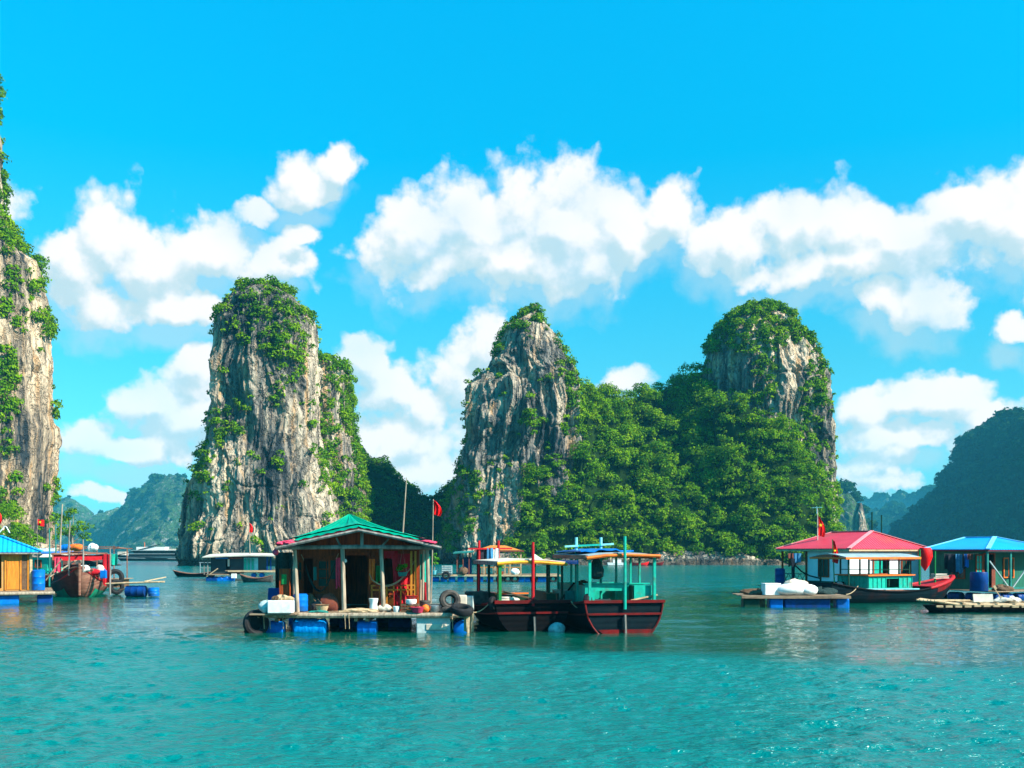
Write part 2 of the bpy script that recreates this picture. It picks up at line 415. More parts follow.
def tower(name, D0, prof, ry, mat, seed, flute=1.6, nt=420, nz=420, e=0.85, zlow=-2.0, lab=None):
    """limestone tower round the vertical: prof rows (py, pxL, pxR) give its width with height at distance D0"""
    prof = sorted(prof, key=lambda p: -p[0])
    pz = np.array([Z(p[0], D0) for p in prof]); pl = np.array([X(p[1], D0) for p in prof]); pr = np.array([X(p[2], D0) for p in prof])
    mid_ = (pl + pr) / 2; hw_ = np.maximum((pr - pl) / 2, 0.8); pl, pr = mid_ - hw_, mid_ + hw_
    ztop = pz[-1]
    zz = zlow + (ztop - zlow) * (1 - (1 - np.linspace(0, 1, nz)) ** 1.15)
    L = np.interp(zz, pz, pl); Rr = np.interp(zz, pz, pr)
    wmax = (pr - pl).max() / 2
    cx, rx = (L + Rr) / 2, (Rr - L) / 2
    nf = int(nt * 0.68); nb = nt - nf
    th = np.concatenate([np.linspace(-math.pi, 0, nf, endpoint=False), np.linspace(0, math.pi, nb, endpoint=False)])
    T, ZZ = np.meshgrid(th, zz)
    ct, st = np.cos(T), np.sin(T)
    ux = np.sign(ct) * np.abs(ct) ** e; uy = np.sign(st) * np.abs(st) ** e
    ryz = ry * (rx / wmax) ** 0.7
    bx = cx[:, None] + rx[:, None] * ux; by = D0 + ryz[:, None] * uy
    w = 10.0
    sx_, sy_ = bx / w, by / w
    warp = fbm(bx / 14, by / 14, ZZ / 16, 3, seed) * 0.55
    d = ridged(sx_ * 1.25 + warp, sy_ * 1.25 + warp, ZZ / 60, 3, seed + 3, 0.5) * 0.75
    d += ridged(sx_ * 4.2 + warp * 2, sy_ * 4.2, ZZ / 26, 3, seed + 9, 0.55) * 0.40
    d += fbm(bx / 3.0, by / 3.0, ZZ / 5.0, 5, seed + 20, 0.58) * 0.36
    d += fbm(bx / 9, by / 9, ZZ / 8, 4, seed + 50) * 0.35
    # horizontal breaks / overhangs
    br = np.abs(vnoise(bx / 12, by / 12, ZZ / 6.5, seed + 40)); d -= 0.22 * np.exp(-(br / 0.05) ** 2)
    fade = np.clip(rx / wmax * 1.6, 0.12, 1)[:, None]
    edge = np.abs(ct) ** 3   # keep the outline near the sides
    amp = flute * fade * (1 - 0.45 * edge)
    # wave-cut notch at the sea
    notch = -1.3 * np.exp(-((ZZ - 0.5) / 0.9) ** 2)
    dd = d * amp - 0.35 * amp + notch
    nl = np.sqrt((ct / 1) ** 2 + (st) ** 2)
    bx = bx + ct / nl * dd; by = by + st / nl * dd
    zn = ZZ + fbm(bx / 4, by / 4, ZZ / 4, 3, seed + 60) * 0.5 * fade
    V = np.stack([bx.ravel(), by.ravel(), zn.ravel()], 1)
    nzr = len(zz)
    i = np.arange(nt)[None, :]; j = (i + 1) % nt
    r = (np.arange(nzr - 1) * nt)[:, None]
    Fc = np.stack([(r + i).ravel(), (r + j).ravel(), (r + nt + j).ravel(), (r + nt + i).ravel()], 1)
    o = raw_mesh(name, V, Fc, mat, smooth=False)
    tag(o, kind='structure')
    if lab: o['label'] = lab
    return V, Fc

def ridge(name, prof, Dfoot, mat, seed, nx=320, nv=160, rough=1.6, back=1.7, shape=0.75, lab=None, flute=0.0, taper=0.04):
    """hill: prof rows (px, py, Dtop): skyline and how far back it stands; foot in the water at Dfoot"""
    prof = np.array(prof, float)
    xs_k = (prof[:, 0] - 512) / F_PX * prof[:, 2]
    zs_k = CAM_H + (HOR - prof[:, 1]) / F_PX * prof[:, 2]
    x = np.linspace(xs_k[0], xs_k[-1], nx)
    zt = np.interp(x, xs_k, zs_k); dt = np.interp(x, xs_k, prof[:, 2])
    v = np.concatenate([np.linspace(0, 1, nv), np.linspace(1, 2, nv // 3)[1:]])
    XX, VV = np.meshgrid(x, v)
    s = np.where(VV <= 1, 1 - (1 - np.clip(VV, 0, 1)) ** (1 / shape), (2 - VV).clip(0, 1) ** 0.8)
    YY = np.where(VV <= 1, Dfoot + (dt - Dfoot)[None, :] * VV, dt[None, :] + (dt - Dfoot)[None, :] * back * (VV - 1))
    sc = max(8.0, (dt.max() - Dfoot) * 0.35)
    d = fbm(XX / sc, YY / sc, s * 2.5, 4, seed, 0.55) * rough
    r2 = ridged(XX / (sc * 0.8), YY / sc * 0.5, s * 0, 3, seed + 5) * rough * 0.5
    d = d + ridged(XX / 6.5, YY / 9, s * 3, 3, seed + 6) * min(rough, 3) * 0.45
    front = 1 - np.clip((VV - 0.86) / 0.14, 0, 1) * (VV <= 1) - (VV > 1)
    ZZ = zt[None, :] * s - 1.5 * (1 - s) + (d + r2) * np.clip(s * 4, 0, 1) * (0.3 + 0.7 * front)
    if flute:
        YY = YY + flute * (ridged(XX / 7, s * 1.5, XX * 0, 4, seed + 8) - 0.5) * np.sin(np.clip(VV, 0, 1) * math.pi)
    V = np.stack([XX.ravel(), YY.ravel(), ZZ.ravel()], 1)
    n0, n1 = nx, len(v)
    i = (np.arange(n0 - 1)[None, :] + (np.arange(n1 - 1) * n0)[:, None]).ravel()
    Fc = np.stack([i, i + 1, i + n0 + 1, i + n0], 1)
    o = raw_mesh(name, V, Fc, mat, smooth=True)
    tag(o, kind='structure')
    if lab: o['label'] = lab
    return V, Fc

def vegetate(name, VF, prob, r=(0.7, 1.6), per_m2=0.35, dens=9.0, leaf=0.24, seed=0, mat='leaf', lift=0.3, label=None, zmin=1.6):
    """scatter crowns over a landform where prob(px, py, centre, normal) says; one object (nobody could count the bushes)"""
    V, Fc = VF
    c, n, A = surf_stats(V, Fc)
    rg = np.random.default_rng(seed)
    px = 512 + F_PX * c[:, 0] / c[:, 1]; py = HOR - F_PX * (c[:, 2] - CAM_H) / c[:, 1]
    p = prob(px, py, c, n) * (c[:, 2] > zmin)
    k = rg.poisson(np.clip(A * per_m2 * p, 0, 40))
    idx = np.repeat(np.arange(len(c)), k)
    if len(idx) == 0: return
    cen = c[idx] + rg.normal(size=(len(idx), 3)) * 0.25
    rad = r[0] + (r[1] - r[0]) * rg.random(len(idx)) ** 2.2
    up = np.array([0, 0, 1.0])
    cen = cen + n[idx] * (rad * lift)[:, None] * 0.6 + up * (rad * lift * 0.6)[:, None]
    LV, LF = leaf_cloud(cen, rad, dens, leaf, seed + 1)
    o = raw_mesh(name, LV, LF, M[mat])
    tag(o, label=label, cat='vegetation', kind='stuff')
    print(name, 'crowns', len(cen), 'leaves', len(LF))
    return o
def front(c, n): return n[:, 1] < 0.35

# ---- the great cliff at the left edge
K0 = tower('cliff', 195, [(570, -110, 36), (500, -105, 38), (430, -100, 41), (360, -98, 38), (300, -95, 34), (270, -92, 29), (256, -90, 24), (244, -88, 8), (232, -86, 0), (205, -84, -9), (150, -80, -11), (95, -75, -13), (60, -80, -24), (30, -84, -39), (20, -88, -52)], 15, M['rock_warm'], 11, flute=1.5, nt=380, nz=460)
def pv0(px, py, c, n):
    nz_ = fbm(c[:, 0] / 5, c[:, 1] / 5, c[:, 2] / 6, 4, 90)
    b = in_blobs(px, py, [(2, 200, 4, 30), (8, 245, 12, 24), (10, 300, 17, 36), (5, 370, 13, 36), (2, 430, 14, 34), (4, 490, 16, 30), (46, 330, 8, 12), (40, 320, 10, 8), (54, 415, 4, 10, .8), (54, 500, 4, 16, .8), (40, 250, 9, 6), (28, 285, 14, 22, .7), (5, 530, 34, 18, .8)])
    off = (px < -6) * 0.6
    return np.clip(np.maximum(b, off) * 1.6 + nz_ * 0.9 - 0.45, 0, 1) + 0.02 * (n[:, 2] > 0.3)
vegetate('cliff_shrubs', K0, pv0, (0.6, 1.9), 0.55, 9, 0.27, 101, 'leaf', label='green shrubs clinging to the tall cliff at the left edge')

# ---- tower left of centre, its shoulder and the shaded ridge behind
K1 = tower('limestone_tower', 205, [(572, 178, 340), (560, 179, 338), (540, 184, 336), (520, 190, 334), (500, 195, 330), (470, 203, 322), (440, 211, 317), (400, 217, 316), (350, 219, 315), (330, 221, 313), (316, 225, 307), (305, 229, 299), (297, 235, 292), (291, 242, 285), (287, 251, 276), (284, 260, 264)], 13, M['rock'], 23, flute=1.7)
def pv1(px, py, c, n):
    nz_ = fbm(c[:, 0] / 4, c[:, 1] / 4, c[:, 2] / 6, 4, 91)
    b = in_blobs(px, py, [(262, 290, 40, 14), (240, 310, 24, 22), (285, 325, 26, 34), (290, 360, 14, 34), (280, 390, 10, 14), (250, 338, 22, 12, .7), (224, 425, 16, 24), (240, 405, 12, 8), (205, 468, 9, 22), (196, 495, 5, 12, .7), (252, 457, 6, 5), (278, 462, 5, 9), (281, 512, 9, 4), (270, 505, 4, 4, .7), (330, 520, 14, 22, .8), (322, 480, 8, 24, .8), (345, 505, 8, 18, .8), (336, 450, 10, 14, .7), (256, 545, 6, 5, .7), (310, 420, 4, 8, .7), (222, 370, 4, 8, .6), (232, 330, 8, 8, .6)])
    off = (n[:, 1] > 0.3) * 0.35
    return np.clip(np.maximum(b, off) * 1.7 + nz_ * 0.8 - 0.55, 0, 1) + 0.012 + 0.05 * (n[:, 2] > 0.45)
vegetate('tower_shrubs', K1, pv1, (0.5, 1.35), 0.75, 10, 0.23, 111, 'leaf', label='green shrubs on the top and ledges of the limestone tower left of centre')
K1B = tower('limestone_shoulder', 226, [(572, 280, 367), (540, 280, 365), (500, 282, 361), (460, 284, 355), (430, 286, 349), (400, 288, 347), (370, 290, 346), (370, 292, 338), (363, 298, 330), (359, 306, 322)], 12, M['rock_grey'], 37, flute=1.4, nt=260, nz=260)
vegetate('shoulder_shrubs', K1B, lambda px, py, c, n: np.clip(0.95 + 0.6 * fbm(c[:, 0] / 5, c[:, 1] / 5, c[:, 2] / 7, 3, 92) - 0.5 * in_blobs(px, py, [(342, 450, 7, 10)]), 0, 1), (0.7, 1.6), 0.50, 9, 0.25, 121, 'leaf', label='green bushes covering the shoulder behind the limestone tower')
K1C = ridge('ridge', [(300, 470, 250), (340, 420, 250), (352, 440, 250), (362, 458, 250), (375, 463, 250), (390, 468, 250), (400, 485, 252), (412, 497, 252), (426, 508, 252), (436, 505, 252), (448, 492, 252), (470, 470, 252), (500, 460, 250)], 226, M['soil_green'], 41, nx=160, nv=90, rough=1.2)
vegetate('ridge_forest', K1C, lambda px, py, c, n: (n[:, 1] < 0.6) * 0.9, (0.9, 2.0), 0.34, 7, 0.30, 131, 'leaf_shaded', label='dark forest on the shaded ridge between the two pointed towers')

# ---- central pointed tower
K2 = tower('limestone_peak', 224, [(572, 442, 583), (560, 444, 583), (530, 448, 583), (510, 451, 582), (490, 456, 581), (470, 463, 581), (440, 468, 581), (400, 471, 577), (388, 472, 576), (372, 490, 573), (362, 494, 566), (350, 498, 563), (340, 503, 559), (330, 508, 553), (326, 514, 547), (318, 521, 542), (312, 529, 538), (308, 530, 536), (306, 535, 532)], 13, M['rock_grey'], 57, flute=2.2)
def pv2(px, py, c, n):
    nz_ = fbm(c[:, 0] / 4, c[:, 1] / 4, c[:, 2] / 6, 4, 94)
    b = in_blobs(px, py, [(532, 308, 20, 10), (510, 322, 16, 14), (520, 335, 10, 14, .7), (498, 345, 10, 12, .8), (545, 318, 10, 12), (575, 385, 12, 26), (560, 375, 8, 10, .7), (580, 420, 8, 24, .9), (566, 430, 10, 20, .5), (536, 420, 10, 10, .5), (455, 500, 14, 22), (472, 525, 8, 16, .6), (450, 535, 8, 24, .8), (462, 475, 7, 14), (560, 470, 18, 16, .5), (478, 490, 8, 14, .6)])
    off = (n[:, 1] > 0.3) * 0.4
    return np.clip(np.maximum(b, off) * 1.6 + nz_ * 0.8 - 0.5, 0, 1) + 0.015 + 0.06 * (n[:, 2] > 0.45)
vegetate('peak_shrubs', K2, pv2, (0.5, 1.4), 0.75, 10, 0.24, 141, 'leaf', label='green shrubs on the crest and flanks of the pointed central peak')

# ---- rounded tower right of centre
K3 = tower('limestone_dome', 234, [(572, 692, 845), (540, 694, 837), (500, 698, 829), (460, 702, 827), (430, 704, 825), (400, 706, 823), (370, 709, 815), (350, 712, 807), (336, 718, 797), (324, 727, 787), (315, 738, 777), (308, 750, 767), (305, 758, 760)], 16, M['rock'], 73, flute=1.8)
def pv3(px, py, c, n):
    nz_ = fbm(c[:, 0] / 4, c[:, 1] / 4, c[:, 2] / 6, 4, 95)
    b = in_blobs(px, py, [(758, 312, 46, 22), (735, 330, 30, 22), (780, 330, 34, 26), (765, 365, 14, 50), (800, 350, 20, 34), (812, 390, 14, 40), (712, 345, 12, 20), (750, 400, 24, 12), (775, 430, 28, 18), (820, 440, 9, 20, .6), (800, 460, 24, 24, .8), (750, 345, 14, 14, .8), (800, 500, 40, 20)])
    bare = in_blobs(px, py, [(724, 378, 19, 24), (790, 385, 9, 34), (802, 360, 5, 20), (783, 365, 8, 20), (828, 420, 4, 30), (742, 378, 8, 22)])
    off = (n[:, 1] > 0.3) * 0.5
    return np.clip((np.maximum(b, off) - 1.6 * bare) * 1.7 + nz_ * 0.6 - 0.35, 0, 1) + 0.02
vegetate('dome_shrubs', K3, pv3, (0.5, 1.5), 0.75, 10, 0.25, 151, 'leaf', label='green shrubs over the crown of the rounded tower right of centre')

# ---- forested hill between them
HILL = [(508, 561, 213), (512, 545, 213), (517, 522, 213), (523, 500, 213), (530, 480, 213), (545, 498, 213), (560, 505, 213), (572, 490, 214), (580, 450, 216), (586, 400, 222), (590, 388, 228), (605, 396, 232), (625, 402, 234), (645, 396, 236), (660, 392, 238), (680, 385, 238), (690, 376, 237), (702, 372, 234), (712, 402, 222), (730, 408, 219), (760, 415, 217), (785, 430, 216), (800, 462, 216), (814, 484, 216), (823, 503, 215), (829, 530, 213), (832, 560, 212)]
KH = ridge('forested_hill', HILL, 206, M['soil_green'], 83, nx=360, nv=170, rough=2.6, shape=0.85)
def pvh(px, py, c, n):
    bare = in_blobs(px, py, [(717, 557, 5, 6), (600, 560, 6, 3)])
    return (n[:, 1] < 0.7) * 1.0 * (1 - bare)
vegetate('hill_undergrowth', KH, pvh, (0.5, 1.1), 0.30, 9, 0.24, 165, 'leaf', lift=0.2, zmin=0.1, label='low bushes under the forest of the green hill')
vegetate('hill_forest', KH, pvh, (0.55, 2.3), 0.32, 12, 0.21, 161, 'leaf', lift=0.9, zmin=0.3, label='bright green forest covering the hill between the peak and the dome')

# ---- far islands
def sweep(name, prof, off, mat, seed, nx=200, nv=90, rough=8.0, fl=6.0):
    """island: crest through rows (px, py, D); the seaward flank runs down to crest + off"""
    prof = np.array(prof, float); t = np.linspace(0, len(prof) - 1, nx); k = np.arange(len(prof))
    D = np.interp(t, k, prof[:, 2]); x = np.interp(t, k, (prof[:, 0] - 512) / F_PX * prof[:, 2]); z = np.interp(t, k, CAM_H + (HOR - prof[:, 1]) / F_PX * prof[:, 2])
    v = np.concatenate([np.linspace(0, 1, nv), np.linspace(1, 2, nv // 3)[1:]])
    T, VV = np.meshgrid(t, v); w_ = np.abs(1 - VV) * np.where(VV <= 1, 1, -0.8)
    s = np.where(VV <= 1, 1 - (1 - np.clip(VV, 0, 1)) ** 1.5, (2 - VV).clip(0, 1) ** 0.8)
    XX = x[None] + off[0] * w_; YY = D[None] + off[1] * w_
    sc = 40.0; fr = np.clip(np.abs(VV - 1) * 5, 0.12, 1)
    d = (fbm(XX / sc, YY / sc, s * 3, 5, seed, 0.6) + ridged(XX / 22, YY / 22, s * 2, 4, seed + 5, 0.6) * 0.5) * rough * fr
    XX = XX + fl * ridged(XX / 18, YY / 18, s * 1.2, 3, seed + 8) * fr; ZZ = z[None] * s - 3 * (1 - s) + d * np.clip(s * 4, 0, 1)
    V = np.stack([XX.ravel(), YY.ravel(), ZZ.ravel()], 1); n1 = len(v)
    i = (np.arange(nx - 1)[None, :] + (np.arange(n1 - 1) * nx)[:, None]).ravel()
    Fc = np.stack([i, i + 1, i + nx + 1, i + nx], 1)
    tag(raw_mesh(name, V, Fc, M[mat], smooth=True), kind='structure'); return V, Fc
def far(prof, off, seed, mat='rock_far', lab=None, r=(3.5, 7.5), per=0.008, leaf=1.3, rough=8.0, fl=6.0, cover=0.55):
    VF = sweep('far_island', prof, off, mat, seed, rough=rough, fl=fl)
    vegetate('far_forest', VF, lambda px, py, c, n: np.clip(cover + 0.9 * fbm(c[:, 0] / 25, c[:, 1] / 25, c[:, 2] / 25, 3, seed), 0, 1), r, per, 1.1, leaf, seed + 3, 'leaf_far', label=lab)
far([(44, 556, 1760), (52, 512, 1744), (58, 502, 1728), (66, 497, 1712), (75, 500, 1680), (82, 512, 1664), (86, 514, 1648), (94, 524, 1632), (104, 530, 1616), (112, 512, 1600), (118, 507, 1584), (126, 514, 1568), (134, 530, 1552), (142, 556, 1536)], (-40, -110), 201, lab='forest on the low hazy peaks far behind the moored ship', cover=0.30, rough=4.0, fl=7.0, r=(3.0, 6.0), leaf=1.4, per=0.004)
far([(118, 556, 1584), (126, 530, 1568), (130, 517, 1560), (136, 514, 1544), (142, 505, 1528), (150, 490, 1504), (156, 480, 1480), (164, 476, 1448), (174, 475, 1408), (184, 477, 1360), (192, 487, 1312), (200, 500, 1280), (215, 535, 1248), (230, 556, 1232)], (-75, -70), 211, lab='forest on the rounded hazy island just left of the limestone tower', cover=0.35, rough=5.0, fl=7.0, r=(3.0, 6.5), leaf=1.4, per=0.004)
far([(800, 556, 820), (815, 510, 820), (828, 492, 810), (838, 488, 800), (848, 492, 790), (855, 502, 780), (860, 522, 775), (864, 556, 770)], (-30, -40), 221, lab='forest on the small dark headland beside the dome', rough=4, fl=3)
far([(800, 556, 2600), (830, 520, 2600), (855, 501, 2550), (870, 505, 2500), (880, 501, 2450), (895, 498, 2400), (910, 503, 2350), (925, 501, 2300), (950, 510, 2300), (980, 556, 2300)], (-60, -200), 231, rough=14, r=(12, 24), per=0.0009, fl=14, leaf=4.5, lab='forest on the palest and most distant range')
far([(830, 556, 1700), (850, 532, 1700), (866, 518, 1680), (876, 512, 1650), (890, 511, 1600), (904, 515, 1560), (930, 530, 1500), (960, 556, 1500)], (-60, -120), 241, rough=11, r=(8, 16), per=0.002, fl=10, leaf=3, lab='forest on the middle hazy hill behind the red roof')
far([(890, 556, 1060), (906, 542, 1050), (925, 517, 1020), (942, 496, 990), (955, 477, 960), (966, 455, 940), (975, 439, 915), (985, 427, 885), (998, 419, 850), (1010, 416, 810), (1030, 416, 760), (1060, 425, 700), (1100, 445, 640), (1180, 520, 600), (1220, 556, 590)], (-70, -55), 251, mat='soil_green', rough=6, fl=6, per=0.012, cover=0.8, lab='forest on the big dark blue hill at the right edge')
# small far rock islet standing in front of the far hills
VF = tower('rock_islet', 400, [(560, 852, 868), (530, 854, 866), (512, 855, 863), (503, 857, 861)], 4, M['rock'], 261, flute=0.8, nt=120, nz=120)

# ------------------------------------------------------------------ sea air
def haze():
    m, t, out = new_mat('sea_air')
    v = t.n('ShaderNodeVolumePrincipled', ins={'Color': (0.10, 0.72, 1.0, 1), 'Density': 0.00017, 'Anisotropy': 0.0})
    t.t.links.new(v.outputs[0], out.inputs['Volume'])
    x0, x1, y0, y1, z0, z1 = -3100, 3100, -700, 4600, -4.0, 105.0
    Vb = [(x, y, z) for z in (z0, z1) for (x, y) in ((x0, y0), (x1, y0), (x1, y1), (x0, y1))]
    Fb = [(3, 2, 1, 0), (4, 5, 6, 7), (0, 1, 5, 4), (1, 2, 6, 5), (2, 3, 7, 6), (3, 0, 4, 7)]
    o = raw_mesh('haze', Vb, Fb, m)
    tag(o, kind='stuff')
haze()
# ------------------------------------------------------------------ mesh kit
class MB:
    """collects simple solids; build() links them as ONE mesh object"""
    def __init__(s): s.v = []; s.f = []
    def add(s, vs_, fs):
        o = len(s.v); s.v += [tuple(p) for p in vs_]; s.f += [tuple(i + o for i in f) for f in fs]; return s
    def box(s, c, d, rz=0.0, taper=1.0, rx=0.0, ry=0.0):
        hx, hy, hz = d[0] / 2, d[1] / 2, d[2] / 2
        m = Matrix.Translation(c) @ Matrix.Rotation(rz, 4, 'Z') @ Matrix.Rotation(ry, 4, 'Y') @ Matrix.Rotation(rx, 4, 'X')
        vs_ = [m @ Vector((x * hx * (taper if z > 0 else 1), y * hy * (taper if z > 0 else 1), z * hz)) for z in (-1, 1) for (x, y) in ((-1, -1), (1, -1), (1, 1), (-1, 1))]
        return s.add(vs_, [(3, 2, 1, 0), (4, 5, 6, 7), (0, 1, 5, 4), (1, 2, 6, 5), (2, 3, 7, 6), (3, 0, 4, 7)])
    def bar(s, p, q, w, h=None):
        p, q = Vector(p), Vector(q); h = h or w; d = q - p
        if d.length < 1e-6: return s
        up = Vector((0, 0, 1)) if abs(d.normalized().z) < 0.95 else Vector((0, 1, 0))
        a = d.cross(up).normalized() * (w / 2); b = a.cross(d).normalized() * (h / 2)
        vs_ = [e + x * a + y * b for e in (p, q) for (x, y) in ((-1, -1), (1, -1), (1, 1), (-1, 1))]
        return s.add(vs_, [(3, 2, 1, 0), (4, 5, 6, 7), (0, 1, 5, 4), (1, 2, 6, 5), (2, 3, 7, 6), (3, 0, 4, 7)])
    def tube(s, pts, r, n=8, cap=True):
        pts = [Vector(p) for p in pts]; rs = r if isinstance(r, (list, tuple)) else [r] * len(pts)
        rings = []
        for i, p in enumerate(pts):
            d = (pts[min(i + 1, len(pts) - 1)] - pts[max(i - 1, 0)]).normalized()
            up = Vector((0, 0, 1)) if abs(d.z) < 0.95 else Vector((0, 1, 0))
            a = d.cross(up).normalized(); b = a.cross(d).normalized()
            rings.append([p + (a * math.cos(t) + b * math.sin(t)) * rs[i] for t in (2 * math.pi * k / n for k in range(n))])
        vs_ = [v for rr in rings for v in rr]; fs = []
        for i in range(len(pts) - 1):
            for k in range(n):
                fs.append((i * n + k, i * n + (k + 1) % n, (i + 1) * n + (k + 1) % n, (i + 1) * n + k))
        if cap: fs += [tuple(range(n))[::-1], tuple((len(pts) - 1) * n + k for k in range(n))]
        return s.add(vs_, fs)
    def lathe(s, c, prof, n=16, axis='Z', rz=0.0, lump=0.0, seed=0):
        """prof rows (radius, height) about an axis through c"""
        rg = random.Random(seed); vs_ = []
        for (r, h) in prof:
            for k in range(n):
                t = 2 * math.pi * k / n; rr = r * (1 + (rg.random() - 0.5) * lump)
                p = Vector((rr * math.cos(t), rr * math.sin(t), h))
                if axis == 'X': p = Vector((p.z, p.x, p.y))
                if axis == 'Y': p = Vector((p.x, p.z, p.y))
                vs_.append(Vector(c) + Matrix.Rotation(rz, 3, 'Z') @ p)
        fs = [(i * n + k, i * n + (k + 1) % n, (i + 1) * n + (k + 1) % n, (i + 1) * n + k) for i in range(len(prof) - 1) for k in range(n)]
        fs += [tuple(range(n))[::-1], tuple((len(prof) - 1) * n + k for k in range(n))]
        return s.add(vs_, fs)
    def torus(s, c, R_, r, rot=(0, 0, 0), n=22, k=8, squash=1.0):
        from mathutils import Euler
        m = Euler(rot).to_matrix(); vs_ = []; fs = []
        for i in range(n):
            t = 2 * math.pi * i / n
            for j in range(k):
                u = 2 * math.pi * j / k
                vs_.append(Vector(c) + m @ Vector(((R_ + r * math.cos(u)) * math.cos(t), (R_ + r * math.cos(u)) * math.sin(t), r * math.sin(u) * squash)))
        for i in range(n):
            for j in range(k):
                fs.append((i * k + j, ((i + 1) % n) * k + j, ((i + 1) % n) * k + (j + 1) % k, i * k + (j + 1) % k))
        return s.add(vs_, fs)
    def sheet(s, rows, th=0.0):
        """rows of points -> quads; th gives real thickness downwards/outwards along the sheet normal"""
        n = len(rows[0]); pts = [Vector(p) for r in rows for p in r]; m = len(rows)
        fs = [(i * n + k, i * n + k + 1, (i + 1) * n + k + 1, (i + 1) * n + k) for i in range(m - 1) for k in range(n - 1)]
        if not th: return s.add(pts, fs)
        nr = (pts[n] - pts[0]).cross(pts[1] - pts[0]).normalized() * th
        N = len(pts)
        rim = [i for i in range(n)] + [i * n + n - 1 for i in range(1, m)] + [(m - 1) * n + k for k in range(n - 2, -1, -1)] + [i * n for i in range(m - 2, 0, -1)]
        fs2 = [tuple(i + N for i in f)[::-1] for f in fs] + [(rim[i], rim[(i + 1) % len(rim)], rim[(i + 1) % len(rim)] + N, rim[i] + N) for i in range(len(rim))]
        return s.add(pts + [p + nr for p in pts], fs + fs2)
    def prism(s, outline, d):
        """polygon outline (3-D points) extruded by vector d"""
        n = len(outline); a = [Vector(p) for p in outline]; b = [p + Vector(d) for p in a]
        return s.add(a + b, [tuple(range(n))[::-1], tuple(range(n, 2 * n))] + [(i, (i + 1) % n, n + (i + 1) % n, n + i) for i in range(n)])
    def blob(s, c, r, n=12, m=8, lump=0.25, seed=0, flat=0.0):
        rg = random.Random(seed); ph = [rg.uniform(0, 6) for _ in range(6)]; vs_ = []
        for i in range(m + 1):
            a = math.pi * i / m
            for k in range(n):
                t = 2 * math.pi * k / n
                q = 1 + lump * (math.sin(2 * t + ph[0] + a) * 0.5 + math.sin(3 * t + ph[1]) * math.sin(a * 2 + ph[2]) * 0.5)
                z = math.cos(a) * r[2]
                if flat and z < -flat * r[2]: z = -flat * r[2]
                vs_.append((c[0] + r[0] * math.sin(a) * math.cos(t) * q, c[1] + r[1] * math.sin(a) * math.sin(t) * q, c[2] + z * q))
        return s.add(vs_, [(i * n + k, i * n + (k + 1) % n, (i + 1) * n + (k + 1) % n, (i + 1) * n + k) for i in range(m) for k in range(n)])
    def build(s, name, mat, parent=None, smooth=False, bevel=0.0):
        me = bpy.data.meshes.new(name); me.from_pydata(s.v, [], s.f); me.validate(); me.update()
        me.materials.append(M[mat] if isinstance(mat, str) else mat)
        if smooth:
            me.polygons.foreach_set('use_smooth', [True] * len(me.polygons))
            try: me.set_sharp_from_angle(angle=R(40))
            except Exception: pass
        o = bpy.data.objects.new(name, me)
        if parent is not None: o.parent = parent
        COL.objects.link(o)
        if bevel:
            md = o.modifiers.new('bevel', 'BEVEL'); md.width = bevel; md.segments = 2; md.limit_method = 'ANGLE'
        return o
def copy_tree(o, loc=None, rz=None, label=None, parent=None):
    c = o.copy(); COL.objects.link(c); c.parent = parent
    for ch in list(o.children): copy_tree(ch, parent=c)
    if loc is not None: c.location = loc
    if rz is not None: c.rotation_euler = (0, 0, rz)
    if label: c['label'] = label
    return c
def cloth(mb, p, q, drop, n=10, m=6, wave=0.05, seed=0, sag=0.0, taper=0.0):
    """hanging cloth between top points p and q"""
    rg = random.Random(seed); ph = rg.uniform(0, 6); p, q = Vector(p), Vector(q); d = q - p
    nr = d.cross(Vector((0, 0, 1))).normalized()
    rows = []
    for i in range(m + 1):
        v = i / m; row = []
        for k in range(n + 1):
            u = k / n; uu = 0.5 + (u - 0.5) * (1 - taper * v)
            w_ = wave * (math.sin(u * 11 + ph) + 0.5 * math.sin(u * 23 + ph * 2 + v * 2)) * (0.4 + 0.6 * v)
            row.append(p + d * uu + nr * w_ - Vector((0, 0, drop * v * (1 + 0.06 * math.sin(u * 7 + ph)) + sag * 4 * u * (1 - u) * (1 - v))))
        rows.append(row)
    return mb.sheet(rows, 0.012)

# colours
M['deck'] = pmat('weathered_planks', (0.34, 0.235, 0.15), (0.16, 0.105, 0.07), 2.0, 0.85, (0.6, 7, 7), 0.5, dirt=(0.07, 0.05, 0.04), dirt_amt=0.6)
M['greywood'] = pmat('grey_wood', (0.30, 0.27, 0.24), (0.13, 0.115, 0.10), 3.0, 0.85, (2, 2, 0.5), 0.5, dirt=(0.06, 0.05, 0.04), dirt_amt=0.5)
M['postwood'] = pmat('peeled_pole', (0.42, 0.33, 0.24), (0.20, 0.15, 0.11), 4.0, 0.8, (3, 3, 0.4), 0.5)
M['redwood'] = pmat('red_brown_timber', (0.36, 0.062, 0.014), (0.17, 0.028, 0.007), 2.5, 0.55, (6, 6, 0.5), 0.35, dirt=(0.03, 0.012, 0.008), dirt_amt=0.6)
M['orangewood'] = pmat('varnished_orange_timber', (0.62, 0.23, 0.025), (0.42, 0.13, 0.015), 3, 0.5, (5, 5, 0.5), 0.25, dirt=(0.15, 0.05, 0.02), dirt_amt=0.4)
M['plywood'] = pmat('pale_plywood', (0.55, 0.27, 0.09), (0.45, 0.19, 0.045), 1.6, 0.6, (1, 1, 0.6), 0.15, dirt=(0.20, 0.09, 0.03), dirt_amt=0.5)
M['darkroom'] = pmat('dark_interior', (0.010, 0.008, 0.008), (0.006, 0.006, 0.006), 3, 0.9)
